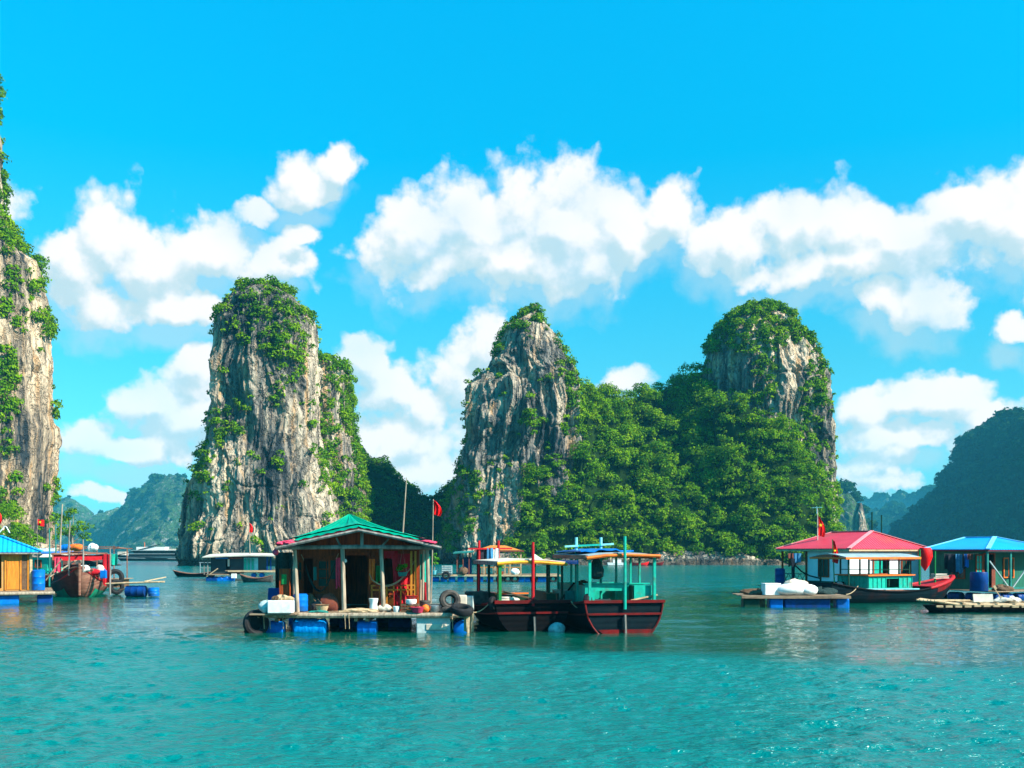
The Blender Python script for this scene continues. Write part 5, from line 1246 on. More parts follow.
MB().bar((1.30, 2.2, 0.80), (1.32, 6.3, 0.74), 0.10, 0.06).build('side_deck', 'turqpale', C_)
flag_pole(W(834.5, 56.0, 0.80), 2.75, 'red flag hanging limp on a green pole at the dark boat near the white wall', fl=(0.40, 1.25), mat='greenpaint', lean=(-0.12, 0), r=0.035)
mo = thing('engine', W(838, 57.2, 0.6), 0, 'black engine block on the after deck of the dark boat', 'engine')
MB().box((0, 0, 0.3), (0.6, 0.5, 0.5)).build('block', 'black', mo, bevel=0.05); MB().lathe((0, -0.3, 0.35), [(0.2, 0), (0.22, 0.05), (0.05, 0.07)], 14, 'Y').build('flywheel', 'steel', mo, True)
simple('mast_pole', MB().tube([(0, 0, 0), (0, 0, 2.1)], 0.06, 8), 'greenpaint', W(919.5, 58.6, 0.9), 'green pole standing at the red bow, left of the two', 'pole', smooth=True)
simple('mast_pole', MB().tube([(0, 0, 0), (0, 0, 2.0)], 0.055, 8), 'greenpaint', W(935, 59.4, 0.9), 'green pole standing before the blue roofed house, right of the two', 'pole', smooth=True)
bb = thing('board_stack', W(939, 59.6, 1.25), R(20), 'stack of pale boards lying on the red bow', 'boards')
for k in range(3): MB().box((0.05 * (k % 2), 0, 0.05 + k * 0.11), (1.15 - 0.15 * k, 0.4, 0.05)).build('board', 'canvas', bb)

# ---- bamboo raft before the blue roofed house
rt = thing('bamboo_raft', W(972, 47.6, 0), R(-3), 'long bleached bamboo raft with a cardboard sheet before the blue roofed house', 'raft')
m = MB(); rg = random.Random(4)
for k in range(11):
    y = -0.9 + k * 0.2; x0 = -2.6 + 0.10 * abs(k - 5) + rg.uniform(0, .1)
    m.tube([(x0, y, 0.56), (x0 + 1.0, y, 0.40), (1.0, y, 0.36), (4.4, y, 0.40)], [0.055, 0.075, 0.08, 0.08], 7)
m.build('bamboo', 'bamboo', rt, True)
m = MB()
for k in range(15): m.box((-1.9 + k * 0.43, -1.06, 0.33 + rg.uniform(-.02, .02)), (0.30, 0.10, 0.09))
m.build('end_block', 'bamboo', rt)
m = MB()
for k in range(8): m.bar((-1.6 + k * 0.8, -1.0, 0.49), (-1.6 + k * 0.8 + rg.uniform(-.1, .1), 1.1, 0.50), 0.09, 0.06)
m.build('cross_pole', 'bamboo', rt)
MB().prism([(-2.0, -0.92, 0.30), (4.2, -0.92, 0.28), (4.2, -0.92, -0.2), (-1.5, -0.92, -0.2)], (0, 1.9, 0)).build('hull', 'black', rt)
simple('cardboard', MB().box((0, 0, 0.19), (0.92, 0.05, 0.38), rx=R(-12)), 'canvas', W(983, 46.9, 0.50), 'pale cardboard sheet standing on the bamboo raft', 'cardboard')
simple('paddle', MB().bar((0, 0, 0), (-0.35, 0, 0.55), 0.035).box((-0.38, 0, 0.66), (0.12, 0.03, 0.2), ry=R(-32)), 'bamboo', W(1003, 47.3, 0.52), 'short paddle stuck up on the bamboo raft', 'paddle')
simple('brush_heap', MB().blob((0, 0, 0.08), (0.5, 0.3, 0.13), lump=0.6, seed=5).blob((0.5, 0, 0.1), (0.3, 0.2, 0.14), lump=0.6, seed=15), 'canvas', W(1003, 47.4, 0.48), 'heap of pale brushwood on the raft right of the cardboard', 'heap')
simple('log', MB().tube([(-1.0, 0, 0.06), (0.9, 0.1, 0.07)], [0.07, 0.05], 8), 'bamboo', W(952, 47.5, 0.47), 'loose bamboo log on the left half of the raft', 'log', smooth=True)

def mooring(a, b, sag, label, r=0.022):
    a, b = Vector(a), Vector(b); pts = [(b - a) * (i / 12) - Vector((0, 0, sag * 4 * (i / 12) * (1 - i / 12))) for i in range(13)]
    simple('mooring_rope', MB().tube(pts, r, 6), 'rope', tuple(a), label, 'rope', smooth=True)
mooring(W(467, 36.0, 0.75), W(492, 36.6, 1.12), 0.22, 'rope sagging from the brown house deck to the yellow roofed boat')
mooring(W(571, 36.4, 1.08), W(586, 35.6, 1.14), 0.25, 'rope tying the two black boats together')
mooring(W(846, 52.6, 0.62), W(858, 55.5, 0.95), 0.12, 'rope from the plank platform to the dark boat')
# ================================================================== RED ROOFED HOUSE
RD = 62.0
RH = thing('floating_house', (X(849, RD), RD, 0), R(116), 'white walled floating house with a red hipped iron roof', 'floating house')
RA, RB = 6.75, 7.15
hip_roof(RH, 0, RA, -RB, 0, 3.06, 4.20, 1.63, 1.63, ('redroof', 'redroof2'), 'ridgecap', fascia='bamboo', drop=0.12)
dk = MB(); plank_row(dk, -1.2, RA + 0.9, -RB - 0.5, 0.8, 0.52, 0.05, 0.25, 'Y', 5); dk.build('deck', 'deck', RH)
for k in range(6): float_part(RH, (-0.6 + k * 1.4, 0.35, 0.12), 0.29, 0.9, 'bluedark')
for k in range(6): float_part(RH, (-0.75, -6.7 + k * 1.2, 0.12), 0.29, 0.9, 'bluedark', 'Y')
wx0, wx1, wy0, wy1, wz0, wz1 = 0.45, 4.1, -RB + 0.45, -0.45, 0.56, 2.99
wall_with_holes(RH, wx0, wx1, wz0, wz1, wy1, [(2.15, 3.05, 1.25, 2.45)], 'palewall', 0.06)
wall_with_holes(RH, wx0, wx1, wz0, wz1, wy0, [], 'palewall', 0.06)
wall_with_holes(RH, wy0 + 0.03, wy1 - 0.03, wz0, wz1, wx0, [(-3.7, -2.5, 0.56, 2.62)], 'palewall', 0.06, axis='X')
wall_with_holes(RH, wy0 + 0.03, wy1 - 0.03, wz0, wz1, wx1, [(-2.9, -1.9, 0.56, 2.6)], 'palewall', 0.06, axis='X')
window_part(RH, (2.6, wy1 + 0.03, 1.85), 0.9, 1.2, face='Y', sgn=1, bars=(1, 0))
dd = MB(); dd.box((wx0 - 0.05, -2.86, 1.60), (0.05, 0.72, 2.04)); do = dd.build('door', 'turq', RH)
MB().lathe((wx0 - 0.1, -3.12, 1.5), [(0.03, -0.03), (0.035, 0.03)], 8, 'X').build('door_knob', 'steel', do)
fr = MB(); fr.bar((wx0 - 0.04, -3.74, 0.58), (wx0 - 0.04, -3.74, 2.64), 0.10); fr.bar((wx0 - 0.04, -2.45, 0.58), (wx0 - 0.04, -2.45, 2.64), 0.09); fr.bar((wx0 - 0.06, -4.0, 2.68), (wx0 - 0.06, -2.2, 2.68), 0.09); fr.build('door_frame', 'redwood', RH)
MB().box((wx0 - 0.045, (wy0 + wy1) / 2, 2.93), (0.04, wy1 - wy0 + 0.1, 0.12)).build('wall_plate', 'bamboo', RH)
window_part(RH, (wx0 - 0.03, -5.3, 1.85), 0.8, 1.0, face='X', sgn=-1, bars=(1, 0))
MB().box(((wx0 + wx1) / 2, wy1 + 0.05, 0.76), (wx1 - wx0 + 0.1, 0.05, 0.40)).build('wall_base', 'darkgreen', RH)
for x, y in ((4.2, -0.4), (6.45, -0.35), (6.45, -3.5), (6.45, -RB + 0.4)): MB().bar((x, y, 0.55), (x, y, 2.99), 0.10).build('post', 'redwood', RH)
rl = MB(); rl.bar((4.2, -0.35, 1.38), (6.45, -0.35, 1.38), 0.05); rl.bar((4.2, -0.35, 0.66), (6.45, -0.35, 0.66), 0.04)
for k in range(4):
    x = 4.25 + k * 0.54; rl.bar((x, -0.35, 0.66), (x + 0.5, -0.35, 1.36), 0.03); rl.bar((x + 0.5, -0.34, 0.66), (x, -0.34, 1.36), 0.03)
rl.build('railing', 'darkgreen', RH)
flag_pole((X(817.5, 67), 67, 3.4), 2.35, 'red flag with a yellow star on the pole above the red roof', fl=(0.60, 1.3), at=0.80, mat='canvas', r=0.035)
an = thing('antenna', (X(817.5, 67), 67.15, 5.4), 0, 'small television aerial above the flag on the red roof', 'antenna')
MB().bar((0, 0, 0), (0, 0, 0.5), 0.03).build('rod', 'turqpale', an); m = MB(); m.bar((-0.35, 0, 0.4), (0.35, 0, 0.44), 0.03)
for k in range(5): m.bar((-0.3 + k * 0.15, -0.2, 0.42), (-0.3 + k * 0.15, 0.2, 0.42), 0.02)
m.build('elements', 'turqpale', an)
simple('shirt', cloth(MB(), (-0.25, 0, 0), (0.25, 0, 0), 0.85, 8, 6, 0.05, 51), 'browncloth', W(792, 65.5, 2.75), 'brown shirt drying on the veranda of the red roofed house', 'shirt', smooth=True)
simple('shirt', cloth(MB(), (-0.25, 0, 0), (0.25, 0, 0), 0.6, 8, 6, 0.05, 52), 'bluecloth', W(797.5, 65.3, 2.75), 'light blue shirt drying on the veranda of the red roofed house', 'shirt', smooth=True)
simple('trousers', cloth(MB(), (-0.12, 0, 0), (0.12, 0, 0), 1.5, 8, 8, 0.04, 53, taper=0.3), 'darkcloth', W(793, 65.2, 2.4), 'dark trousers hanging under the veranda of the red roofed house', 'trousers', smooth=True)
simple('hose', MB().tube([(0, 0, 1.1), (0.4, 0, 0.72), (0.9, 0, 0.45), (1.7, 0, 0.25)], 0.05, 6), 'black', W(795.5, 64.9, 0.85), 'black hose sagging from the veranda post of the red roofed house', 'hose')
drum_float(W(780, 66.6, 0.57), 0, 0.33, 1.15, 'dark blue upright barrel at the far left corner of the red roofed house', 'bluedark', upright=True, name='barrel', cat='barrel')
simple('hanging_cloth', MB().lathe((0, 0, -1.35), [(0.03, 0), (0.25, 0.35), (0.42, 0.85), (0.40, 1.25), (0.30, 1.4)], 10, lump=0.1), 'flagred', W(925, 60.5, 3.05), 'big red cloth hanging point down between the two houses', 'cloth', smooth=True)
lb = thing('wall_lamp', (X(905, 62.5), 62.5, 2.3), 0, 'small lamp hood on an arm at the right corner of the white wall', 'lamp')
MB().bar((0.4, 0, 0.45), (-0.3, -0.2, 0.32), 0.05).build('arm', 'cork', lb); MB().box((-0.3, -0.2, 0.28), (0.5, 0.3, 0.08), ry=R(-12)).build('hood', 'greyroof', lb)
# platform with foam and white bags in front of the red roofed house
PF = thing('floating_platform', W(794, 52.2, 0), R(-2), 'plank platform on blue drums left of the dark boat', 'platform')
m = MB(); plank_row(m, -2.75, 2.75, -0.4, 2.4, 0.56, 0.05, 0.28, 'X', 8); m.build('deck', 'deck', PF)
m = MB(); m.bar((-2.8, -0.45, 0.50), (2.8, -0.45, 0.50), 0.10, 0.12); m.build('edge_beam', 'deck', PF)
for x, w_, mt in ((-2.25, 0.85, 'darkgreen'), (-0.98, 0.70, 'bluedrum'), (0.62, 2.35, 'bluedark'), (2.45, 0.66, 'bluedrum')):
    MB().box((x, 0.05, 0.10), (w_, 0.75, 0.68)).build('float_tank', mt, PF, bevel=0.07)
m = MB(); m.box((-1.7, 0.1, 0.2), (0.4, 0.3, 0.6)); m.build('cross_beam', 'cork', PF)
foam_box(W(771, 52.4, 0.60), (0.85, 0.6, 0.55), 0.1, 'white foam box at the left of the platform beside the white bags', 'foam', lid=True)
simple('white_bag', MB().blob((0, 0, 0.28), (0.85, 0.5, 0.34), lump=0.15, seed=2, flat=0.8).blob((0.75, 0, 0.26), (0.6, 0.42, 0.30), lump=0.2, seed=3, flat=0.8), 'foam', W(792, 52.3, 0.59), 'big white sack lying on the plank platform', 'sack', smooth=True)
simple('white_bag', MB().blob((0, 0, 0.2), (0.7, 0.4, 0.28), lump=0.3, seed=6), 'foamwarm', W(795, 53.2, 0.92), 'tan sack heaped behind the big white one', 'sack', smooth=True)
simple('net_heap', MB().blob((0, 0, 0.1), (0.8, 0.45, 0.2), lump=0.4, seed=16), 'cork', W(757, 53, 0.58), 'brown net heap at the far left of the plank platform', 'net')
simple('net_heap', MB().blob((0, 0, 0.1), (0.7, 0.45, 0.25), lump=0.4, seed=18), 'net', W(822, 53.6, 0.58), 'dark net heap right of the white sack', 'net')

# ================================================================== BLUE ROOFED HOUSE AT RIGHT
BD = 60.0
BH = thing('floating_house', (X(988, BD), BD, 0), R(116), 'green walled floating house with a bright blue roof at the right edge', 'floating house')
BA, BB = 4.95, 6.5
hip_roof(BH, 0, BA, -BB, 0, 3.02, 3.80, 2.1, 0.7, ('blueroof', 'blueroof2'), 'bluecap', fascia='oxide', drop=0.08)
dk = MB(); plank_row(dk, -1.1, BA + 0.8, -BB - 0.5, 0.7, 0.50, 0.05, 0.25, 'Y', 6); dk.build('deck', 'deck', BH)
for k in range(5): float_part(BH, (-0.5 + k * 1.3, 0.25, 0.1), 0.28, 0.9, 'bluedark')
for k in range(5): float_part(BH, (-0.7, -5.8 + k * 1.3, 0.1), 0.28, 0.9, 'bluedark', 'Y')
wall_with_holes(BH, 1.3, 4.6, 0.53, 2.96, -0.35, [(1.9, 2.8, 1.2, 2.4)], 'greensheet', 0.06)
wall_with_holes(BH, 1.3, 4.6, 0.53, 2.96, -BB + 0.35, [], 'greensheet', 0.06)
wall_with_holes(BH, -BB + 0.38, -0.38, 0.53, 2.96, 1.3, [(-2.1, -1.2, 0.53, 2.7), (-3.9, -2.9, 1.2, 2.4)], 'greensheet', 0.06, axis='X')
wall_with_holes(BH, -BB + 0.38, -0.38, 0.53, 2.96, 4.6, [], 'greensheet', 0.06, axis='X')
window_part(BH, (2.35, -0.32, 1.8), 0.9, 1.2, face='Y', sgn=1, bars=(1, 0), pane='glass')
window_part(BH, (1.25, -3.4, 1.85), 0.9, 1.2, face='X', sgn=-1, bars=(1, 0), frame='orange')
window_part(BH, (1.25, -0.75, 2.0), 0.55, 1.3, face='X', sgn=-1, bars=(1, 2), frame='redwood', pane='turq')
fr = MB(); fr.bar((1.24, -2.13, 0.55), (1.24, -2.13, 2.69), 0.08); fr.bar((1.24, -1.15, 0.55), (1.24, -1.15, 2.69), 0.08); fr.bar((1.24, -2.2, 2.73), (1.24, -1.1, 2.73), 0.08); fr.build('door_frame', 'redwood', BH)
MB().box((1.18, -1.95, 1.4), (0.04, 0.3, 1.6)).build('door', 'browncloth', BH)
for x, y in ((0.25, -0.25), (0.25, -2.3), (0.25, -4.4), (0.25, -6.2)): MB().bar((x, y, 0.5), (x, y, 2.95), 0.11).build('post', 'turqdark', BH)
for a, b in (((0.22, -0.4, 2.3), (0.22, -2.2, 0.6)), ((0.22, -4.2, 2.3), (0.22, -2.4, 0.6)), ((0.22, -0.2, 2.86), (0.22, -6.3, 2.86))): MB().bar(a, b, 0.07).build('brace', 'greyroof', BH)
MB().box((0.2, -3.2, 0.62), (0.06, 6.1, 0.12)).build('sill_beam', 'turqdark', BH)
def bface(px, off=0.0):
    """distance of the green wall's left face (plus off metres in front of it) seen at pixel column px"""
    f_ = (px - 512) / F_PX; x_ = (X(988, BD) - BD * f_) / (0.438 + 0.899 * f_); return BD + 0.899 * x_ - off
tnk = simple('water_tank', MB().lathe((0, 0, 0), [(0.50, 0), (0.52, 0.05), (0.50, 0.5), (0.52, 0.55), (0.50, 1.05), (0.47, 1.12)], 20), 'bluedark', W(979, 59.4, 0.53), 'round dark blue tank standing at the green wall', 'tank', smooth=True)
for i, (px, mat, w_, h_, lab, ct) in enumerate(((953, 'darkcloth', 0.6, 1.2, 'black coat drying on the green wall', 'coat'), (959, 'bluecloth', 0.42, 1.15, 'striped blue shirt drying beside the black coat', 'shirt'), (965, 'darkcloth', 0.30, 0.9, 'dark shirt drying between the blue ones', 'shirt'), (966.5, 'bluedrum', 0.24, 0.8, 'bright blue cloth drying on the green wall', 'cloth'), (970, 'browncloth', 0.32, 0.35, 'small brown cap cloth drying on the green wall', 'cloth'), (947, 'darkcloth', 0.35, 1.0, 'dark trousers drying at the left end of the line', 'trousers'))):
    simple('washing', cloth(MB(), (-w_ / 2, 0, 0), (w_ / 2, 0, 0), h_, 8, 6, 0.05, 60 + i), mat, W(px, bface(px, 0.35), 2.72), lab, ct, smooth=True)
simple('washing_line', MB().tube([(0, 0, 0), (0.55, -1.1, -0.04), (1.1, -2.25, 0)], 0.012, 5), 'rope', W(944, bface(944, 0.36), 2.74), 'cord carrying the washing along the green wall', 'cord')
simple('debris_heap', MB().blob((0, 0, 0.1), (0.5, 0.4, 0.22), lump=0.5, seed=91), 'cork', W(1003, 59.6, 0.53), 'brown heap at the doorway of the blue roofed house', 'heap')

# ================================================================== LEFT HOUSE WITH BLUE ROOF
LH = thing('floating_house', (X(31, 57.0), 57.0, 0), R(25.7), 'orange timber floating house with a blue corrugated roof at the left edge', 'floating house')
hip_roof(LH, -8.5, 0.55, -0.5, 4.1, 2.88, 3.78, 2.2, 2.15, ('blueroof', 'blueroof2'), 'blueroof', fascia='greywood', drop=0.10)
dk = MB(); plank_row(dk, -8.5, 1.15, -1.5, 4.6, 0.62, 0.06, 0.24, 'Y', 7); dk.build('deck', 'deck', LH)
MB().tube([(-8.5, -1.55, 0.56), (-3, -1.55, 0.55), (1.2, -1.55, 0.54)], 0.09, 8).build('front_beam', 'postwood', LH, True)
wall_with_holes(LH, -8.0, 0.0, 0.66, 2.80, 0.0, [(-1.62, -1.50, 0.8, 2.7)], 'plywood', 0.06)
MB().box((-0.03, 1.85, 1.73), (0.06, 3.6, 2.14)).build('wall', 'orangewood', LH)
MB().box((-4.0, 3.70, 1.73), (7.9, 0.06, 2.14)).build('wall', 'plywood', LH)
for x in (-1.68, -1.30, -0.52, -0.14): MB().bar((x, -0.07, 0.68), (x, -0.07, 2.78), 0.08).build('wall_stud', 'orangewood', LH)
MB().bar((-8.0, -0.07, 2.74), (0.0, -0.07, 2.74), 0.07, 0.10).build('wall_plate', 'orangewood', LH)
MB().box((-0.91, -0.05, 1.72), (0.64, 0.03, 1.98)).build('panel', 'orangewood', LH)
MB().box((-0.33, -0.05, 1.72), (0.28, 0.03, 1.98)).build('panel', 'cork', LH)
MB().bar((0.0, -0.10, 0.66), (0.0, -0.10, 2.85), 0.14).build('corner_post', 'bamboo', LH)
for x, w_, mt in ((-1.25, 1.3, 'bluedrum'), (-3.4, 1.3, 'bluedrum'), (0.7, 0.8, 'bluedark')): MB().box((x, -1.0, 0.14), (w_, 0.7, 0.66)).build('float_tank', mt, LH, bevel=0.08)
drum_float(W(38.5, 57.0, 0.66), 0, 0.34, 1.15, 'tall bright blue barrel beside the orange timber house', upright=True, name='barrel', cat='barrel')
flag_pole(W(-2, 57.0, 3.5), 1.75, 'red flag over the blue roof at the left edge', hang=True, fl=(0.38, 0.7), lean=(-0.1, 0), mat='greywood')
flag_pole(W(37.5, 66, 1.0), 4.1, 'red flag with a yellow star flying behind the blue roof at left', hang=False, fl=(0.42, 0.42), at=0.98, mat='greywood', r=0.02)
simple('roof_bracket', MB().tube([(-0.3, 0, 0), (0, 0, 0.38), (0.1, 0, 0.36), (0.3, 0, 0.0)], 0.03, 6), 'foam', W(4.5, 57.6, 3.95), 'white bent pipe on the ridge of the left blue roof', 'pipe')

# ---- old wooden boat, bow towards us
D_ = thing('fishing_boat', W(84, 67.5, 0), R(203), 'old red and grey wooden fishing boat with its bow towards us at left', 'boat')
D_.location = (X(80.5, 70.6), 70.6, 0)
rows = hull_pts(10.2, 3.7, 0, tb=0.85, zg=(1.2, 1.05, 1.95), keel=-0.4, n=40, m=19)
hull(D_, rows, 'hullwood', deckz=0.3, deck='hullwood')
mr = MB()
n_ = len(rows[0])
mr.sheet([[p + Vector((0.025, 0, 0)) for p in r[n_ - 10:]] for r in rows[14:39]]); mr.build('side_paint', 'hullred', D_, True)
gp = MB()
for a, b in ((5, 9), (n_ - 9, n_ - 5)):
    gp.sheet([[p + Vector((math.copysign(0.045, p.x + 1e-6), 0.01, 0)) for p in r[a:b]] for r in rows[10:34]])
gp.build('boot_paint', 'hullgreen', D_, True)
strake(rows, D_, 0, 0.07, 'hullwood'); strake(rows[22:], D_, 2, 0.045, 'redpole')
MB().tube([(0, 10.25, 0.2), (0, 10.4, 1.2), (0, 10.5, 2.15)], 0.08, 8).build('stem_post', 'hullwood', D_, True)
cf = MB()
for x in (-1.55, 1.55):
    for y in (2.0, 5.5, 8.0): cf.bar((x, y, 1.0), (x, y, 2.75), 0.08)
for y in (2.0, 5.5, 8.0): cf.bar((-1.6, y, 2.75), (1.6, y, 2.72), 0.08)
for x in (-1.6, 0, 1.6): cf.bar((x, 1.9, 2.76), (x, 8.2, 2.74), 0.07)
cf.build('canopy_frame', 'hullwood', D_)
cn = MB(); cn.sheet([[(-1.7 + 3.4 * k / 10, 1.8 + 1.2 * i, 2.86 + 0.04 * math.sin(k + i * 2) - 0.03 * abs(k - 5)) for k in range(11)] for i in range(5)], 0.03); cn.build('canopy', 'hullwood', D_, True)
MB().sheet([[(-1.6 + 3.2 * k / 8, 7.9, 2.66 - 0.35 * v + 0.03 * math.sin(k * 2)) for k in range(9)] for v in range(2)], 0.02).build('red_valance', 'redcloth', D_)
dp = MB(); dp.bar((1.7, 8.2, 1.3), (-0.4, 7.0, 2.75), 0.07); dp.bar((1.9, 9.0, 1.1), (1.0, 9.4, 2.4), 0.06); dp.build('stay_pole', 'postwood', D_)
MB().box((0.2, 4.4, 1.55), (1.6, 2.2, 0.9)).build('deck_house', 'oxide', D_, bevel=0.03)
simple('cloth_bundle', MB().blob((0, 0, 0.15), (0.42, 0.3, 0.22), lump=0.4, seed=71), 'foam', W(84, 61.8, 1.62), 'white bundle on the foredeck of the old wooden boat', 'bundle', smooth=True)
simple('cloth_bundle', MB().blob((0, 0, 0.15), (0.45, 0.3, 0.2), lump=0.4, seed=72), 'redcloth', W(93, 62.5, 1.42), 'red bundle on the foredeck of the old wooden boat', 'bundle', smooth=True)
simple('cloth_bundle', MB().blob((0, 0, 0.2), (0.3, 0.25, 0.35), lump=0.3, seed=73), 'canvas', W(100, 63.0, 1.45), 'tan bundle at the right side of the old wooden boat', 'bundle', smooth=True)
simple('blue_jerrycan', MB().box((0, 0, 0.25), (0.35, 0.25, 0.5)).lathe((0.08, 0, 0.5), [(0.05, 0), (0.05, 0.08)], 8), 'bluedrum', W(103.5, 62.2, 1.20), 'blue jerrycan at the right side of the old wooden boat', 'jerrycan', bevel=0.04)
simple('green_tub', MB().lathe((0, 0, 0), [(0.22, 0), (0.3, 0.3), (0.32, 0.34)], 14), 'turq', W(71, 62.5, 1.5), 'turquoise tub on the left side of the old wooden boat', 'tub', smooth=True)
simple('washing', cloth(MB(), (-0.3, 0, 0), (0.25, 0, 0), 1.9, 8, 8, 0.06, 74), 'redcloth', W(107, 63.5, 2.7), 'red cloth hanging at the right side of the old wooden boat', 'cloth', smooth=True)
simple('washing', cloth(MB(), (-0.35, 0, 0), (0.35, 0, 0), 0.7, 8, 6, 0.06, 75), 'turq', W(112.5, 66, 2.7), 'turquoise cloth hung at the stern canopy of the old wooden boat', 'cloth', smooth=True)
simple('washing', cloth(MB(), (-0.2, 0, 0), (0.2, 0, 0), 0.9, 8, 6, 0.06, 76), 'pinkcloth', W(58, 62.5, 2.5), 'pink cloth hung at the left side of the old wooden boat', 'cloth', smooth=True)
tyre(W(115, 66, 1.15), (R(85), 0, R(25)), 'upper black tyre fender at the stern of the old wooden boat', 0.42, 0.16)
tyre(W(116.5, 65.5, 0.55), (R(85), 0, R(35)), 'lower red rimmed tyre fender at the stern of the old wooden boat', 0.36, 0.14)
for px, D, z0, h_, mat, lab in ((49.3, 62, 0.7, 3.6, 'turqdark', 'tall turquoise pole standing left of the old wooden boat'), (55.5, 68, 0.9, 3.8, 'turqdark', 'thin turquoise pole behind the old wooden boat, second from left'), (60, 64, 1.0, 4.9, 'postwood', 'leaning bamboo pole above the left side of the old wooden boat'), (69, 61.5, 1.4, 2.5, 'greywood', 'grey upright pole on the foredeck of the old wooden boat'), (83, 61.0, 1.6, 2.0, 'greywood', 'pale upright pole at the stem of the old wooden boat'), (110, 61.5, 0.2, 2.9, 'greywood', 'dark mooring pole at the right side of the old wooden boat'), (68, 72, 1.0, 4.0, 'postwood', 'bent bamboo pole behind the canopy of the old wooden boat')):
    simple('mooring_pole', MB().tube([(0, 0, 0), (0.02, 0, h_ * 0.5), (0.15 if 'bamboo' in lab else 0.0, 0, h_)], [0.055, 0.05, 0.035], 7), mat, W(px, D, z0), lab, 'pole', smooth=True)
# jetty with blue drums
J = thing('floating_jetty', W(137, 63.0, 0), R(-2), 'narrow bamboo jetty on two blue drums right of the old wooden boat', 'jetty')
m = MB()
for k in range(6): m.tube([(-1.9 + 0.1 * (k % 3), -0.25 + k * 0.11, 0.84), (1.5 + 0.15 * (k % 2), -0.25 + k * 0.11, 0.96)], 0.055, 7)
m.bar((0.6, -0.3, 1.0), (1.7, 0.4, 1.25), 0.06); m.build('bamboo', 'bamboo', J, True)
float_part(J, (-0.05, 0.0, 0.36), 0.36, 1.25, 'bluedark'); float_part(J, (1.05, 0.05, 0.32), 0.34, 0.55, 'bluedrum', 'Z')
MB().tube([(-1.0, -0.3, 0.45), (-0.3, -0.2, 0.62)], 0.03, 6).build('pole', 'cork', J)
# turquoise boat behind the left house, and small things there
E_ = thing('fishing_boat', W(50, 80, 0), R(80), 'turquoise cabined boat with a blue awning behind the left house', 'boat')
rows = hull_pts(8.5, 2.6, 0, zg=(1.3, 0.9, 1.6)); hull(E_, rows, 'oxide'); E_.location = (X(78, 80), 80, 0)
MB().box((0, 3.6, 1.75), (2.0, 3.2, 1.3)).build('cabin', 'turq', E_, bevel=0.03)
for y in (2.8, 3.6, 4.4): window_part(E_, (1.0, y, 1.9), 0.5, 0.55, face='X', sgn=1, bars=(0, 0)); window_part(E_, (-1.0, y, 1.9), 0.5, 0.55, face='X', sgn=-1, bars=(0, 0))
MB().sheet([[(-1.3, 0.5, 2.70), (0, 0.5, 2.85), (1.3, 0.5, 2.70)], [(-1.3, 6.5, 2.62), (0, 6.5, 2.77), (1.3, 6.5, 2.62)]], -0.05).build('awning', 'bluesheet', E_)
sg = thing('signboard', W(46, 82, 2.35), 0, 'white board above the turquoise cabin at left', 'signboard')
MB().box((0, 0, 0.55), (1.45, 0.06, 0.42)).build('board', 'foam', sg); m = MB(); m.bar((-0.6, 0.05, 0), (-0.6, 0.05, 0.7), 0.05); m.bar((0.6, 0.05, 0), (0.6, 0.05, 0.7), 0.05); m.build('post', 'greywood', sg)
fr_ = thing('cargo_raft', W(84, 76, 0), 0, 'cluttered raft of timber frames behind the old wooden boat', 'raft')
m = MB(); plank_row(m, -2.6, 2.6, 0, 3, 0.75, 0.06, 0.3, 'Y', 9); m.build('deck', 'deck', fr_)
m = MB()
for x in (-2.2, -0.8, 0.9, 2.2): m.bar((x, 0.2, 0.7), (x, 0.2, 3.3), 0.07)
m.bar((-2.5, 0.2, 3.25), (2.6, 0.2, 3.2), 0.07); m.bar((-2.5, 2.8, 3.1), (2.6, 2.8, 3.1), 0.07)
for x in (-2.2, 2.2): m.bar((x, 0.2, 3.2), (x, 2.8, 3.1), 0.06); m.bar((x, 2.8, 0.7), (x, 2.8, 3.1), 0.07)
m.build('frame', 'hullwood', fr_)
MB().box((0.0, 1.5, 0.4), (4.8, 2.4, 0.6)).build('float_tank', 'cork', fr_)
simple('foam_lump', MB().blob((0, 0, 0.2), (0.45, 0.3, 0.3), lump=0.3, seed=81), 'foam', W(93, 74, 2.95), 'white lump on the canopy of the old wooden boat', 'foam')
simple('cloth_bundle', MB().blob((0, 0, 0.2), (0.55, 0.3, 0.25), lump=0.3, seed=82), 'orange', W(76, 74, 2.95), 'orange bundle on the canopy of the old wooden boat', 'bundle')
simple('cloth_bundle', MB().blob((0, 0, 0.2), (0.5, 0.3, 0.22), lump=0.3, seed=83), 'bluesheet', W(66, 74, 2.95), 'blue bundle on the canopy of the old wooden boat', 'bundle')

# ================================================================== BACK LEFT FLOATING HOUSE
G = thing('floating_house', W(245, 98, 0), 0, 'low dark floating house with a pale flat roof at the foot of the left tower', 'floating house')
def gx(px, D=98.0): return X(px, D) - X(245, 98)
dk = MB(); plank_row(dk, gx(228), gx(285), -1.0, 4.0, 0.98, 0.08, 0.3, 'Y', 11); dk.build('deck', 'deck', G)
MB().bar((gx(231), -1.05, 0.95), (gx(285), -1.05, 0.92), 0.14, 0.16).build('front_beam', 'bamboo', G)
dk = MB(); plank_row(dk, gx(211), gx(232), -1.6, 3.0, 0.62, 0.08, 0.3, 'Y', 12); dk.build('lower_deck', 'deck', G)
for px in (213, 218.5, 224, 229.5, 234): float_part(G, (gx(px), -1.0, 0.15), 0.28, 0.9, 'bluedrum' if px > 220 else 'bluedark', 'Y')
for px in (255, 263): float_part(G, (gx(px), -0.4, 0.55), 0.22, 0.6, 'bluedrum', 'Y')
wall_with_holes(G, gx(211), gx(244), 0.7, 2.35, 0.0, [(gx(226), gx(230), 1.0, 2.1)], 'gunmetal', 0.08)
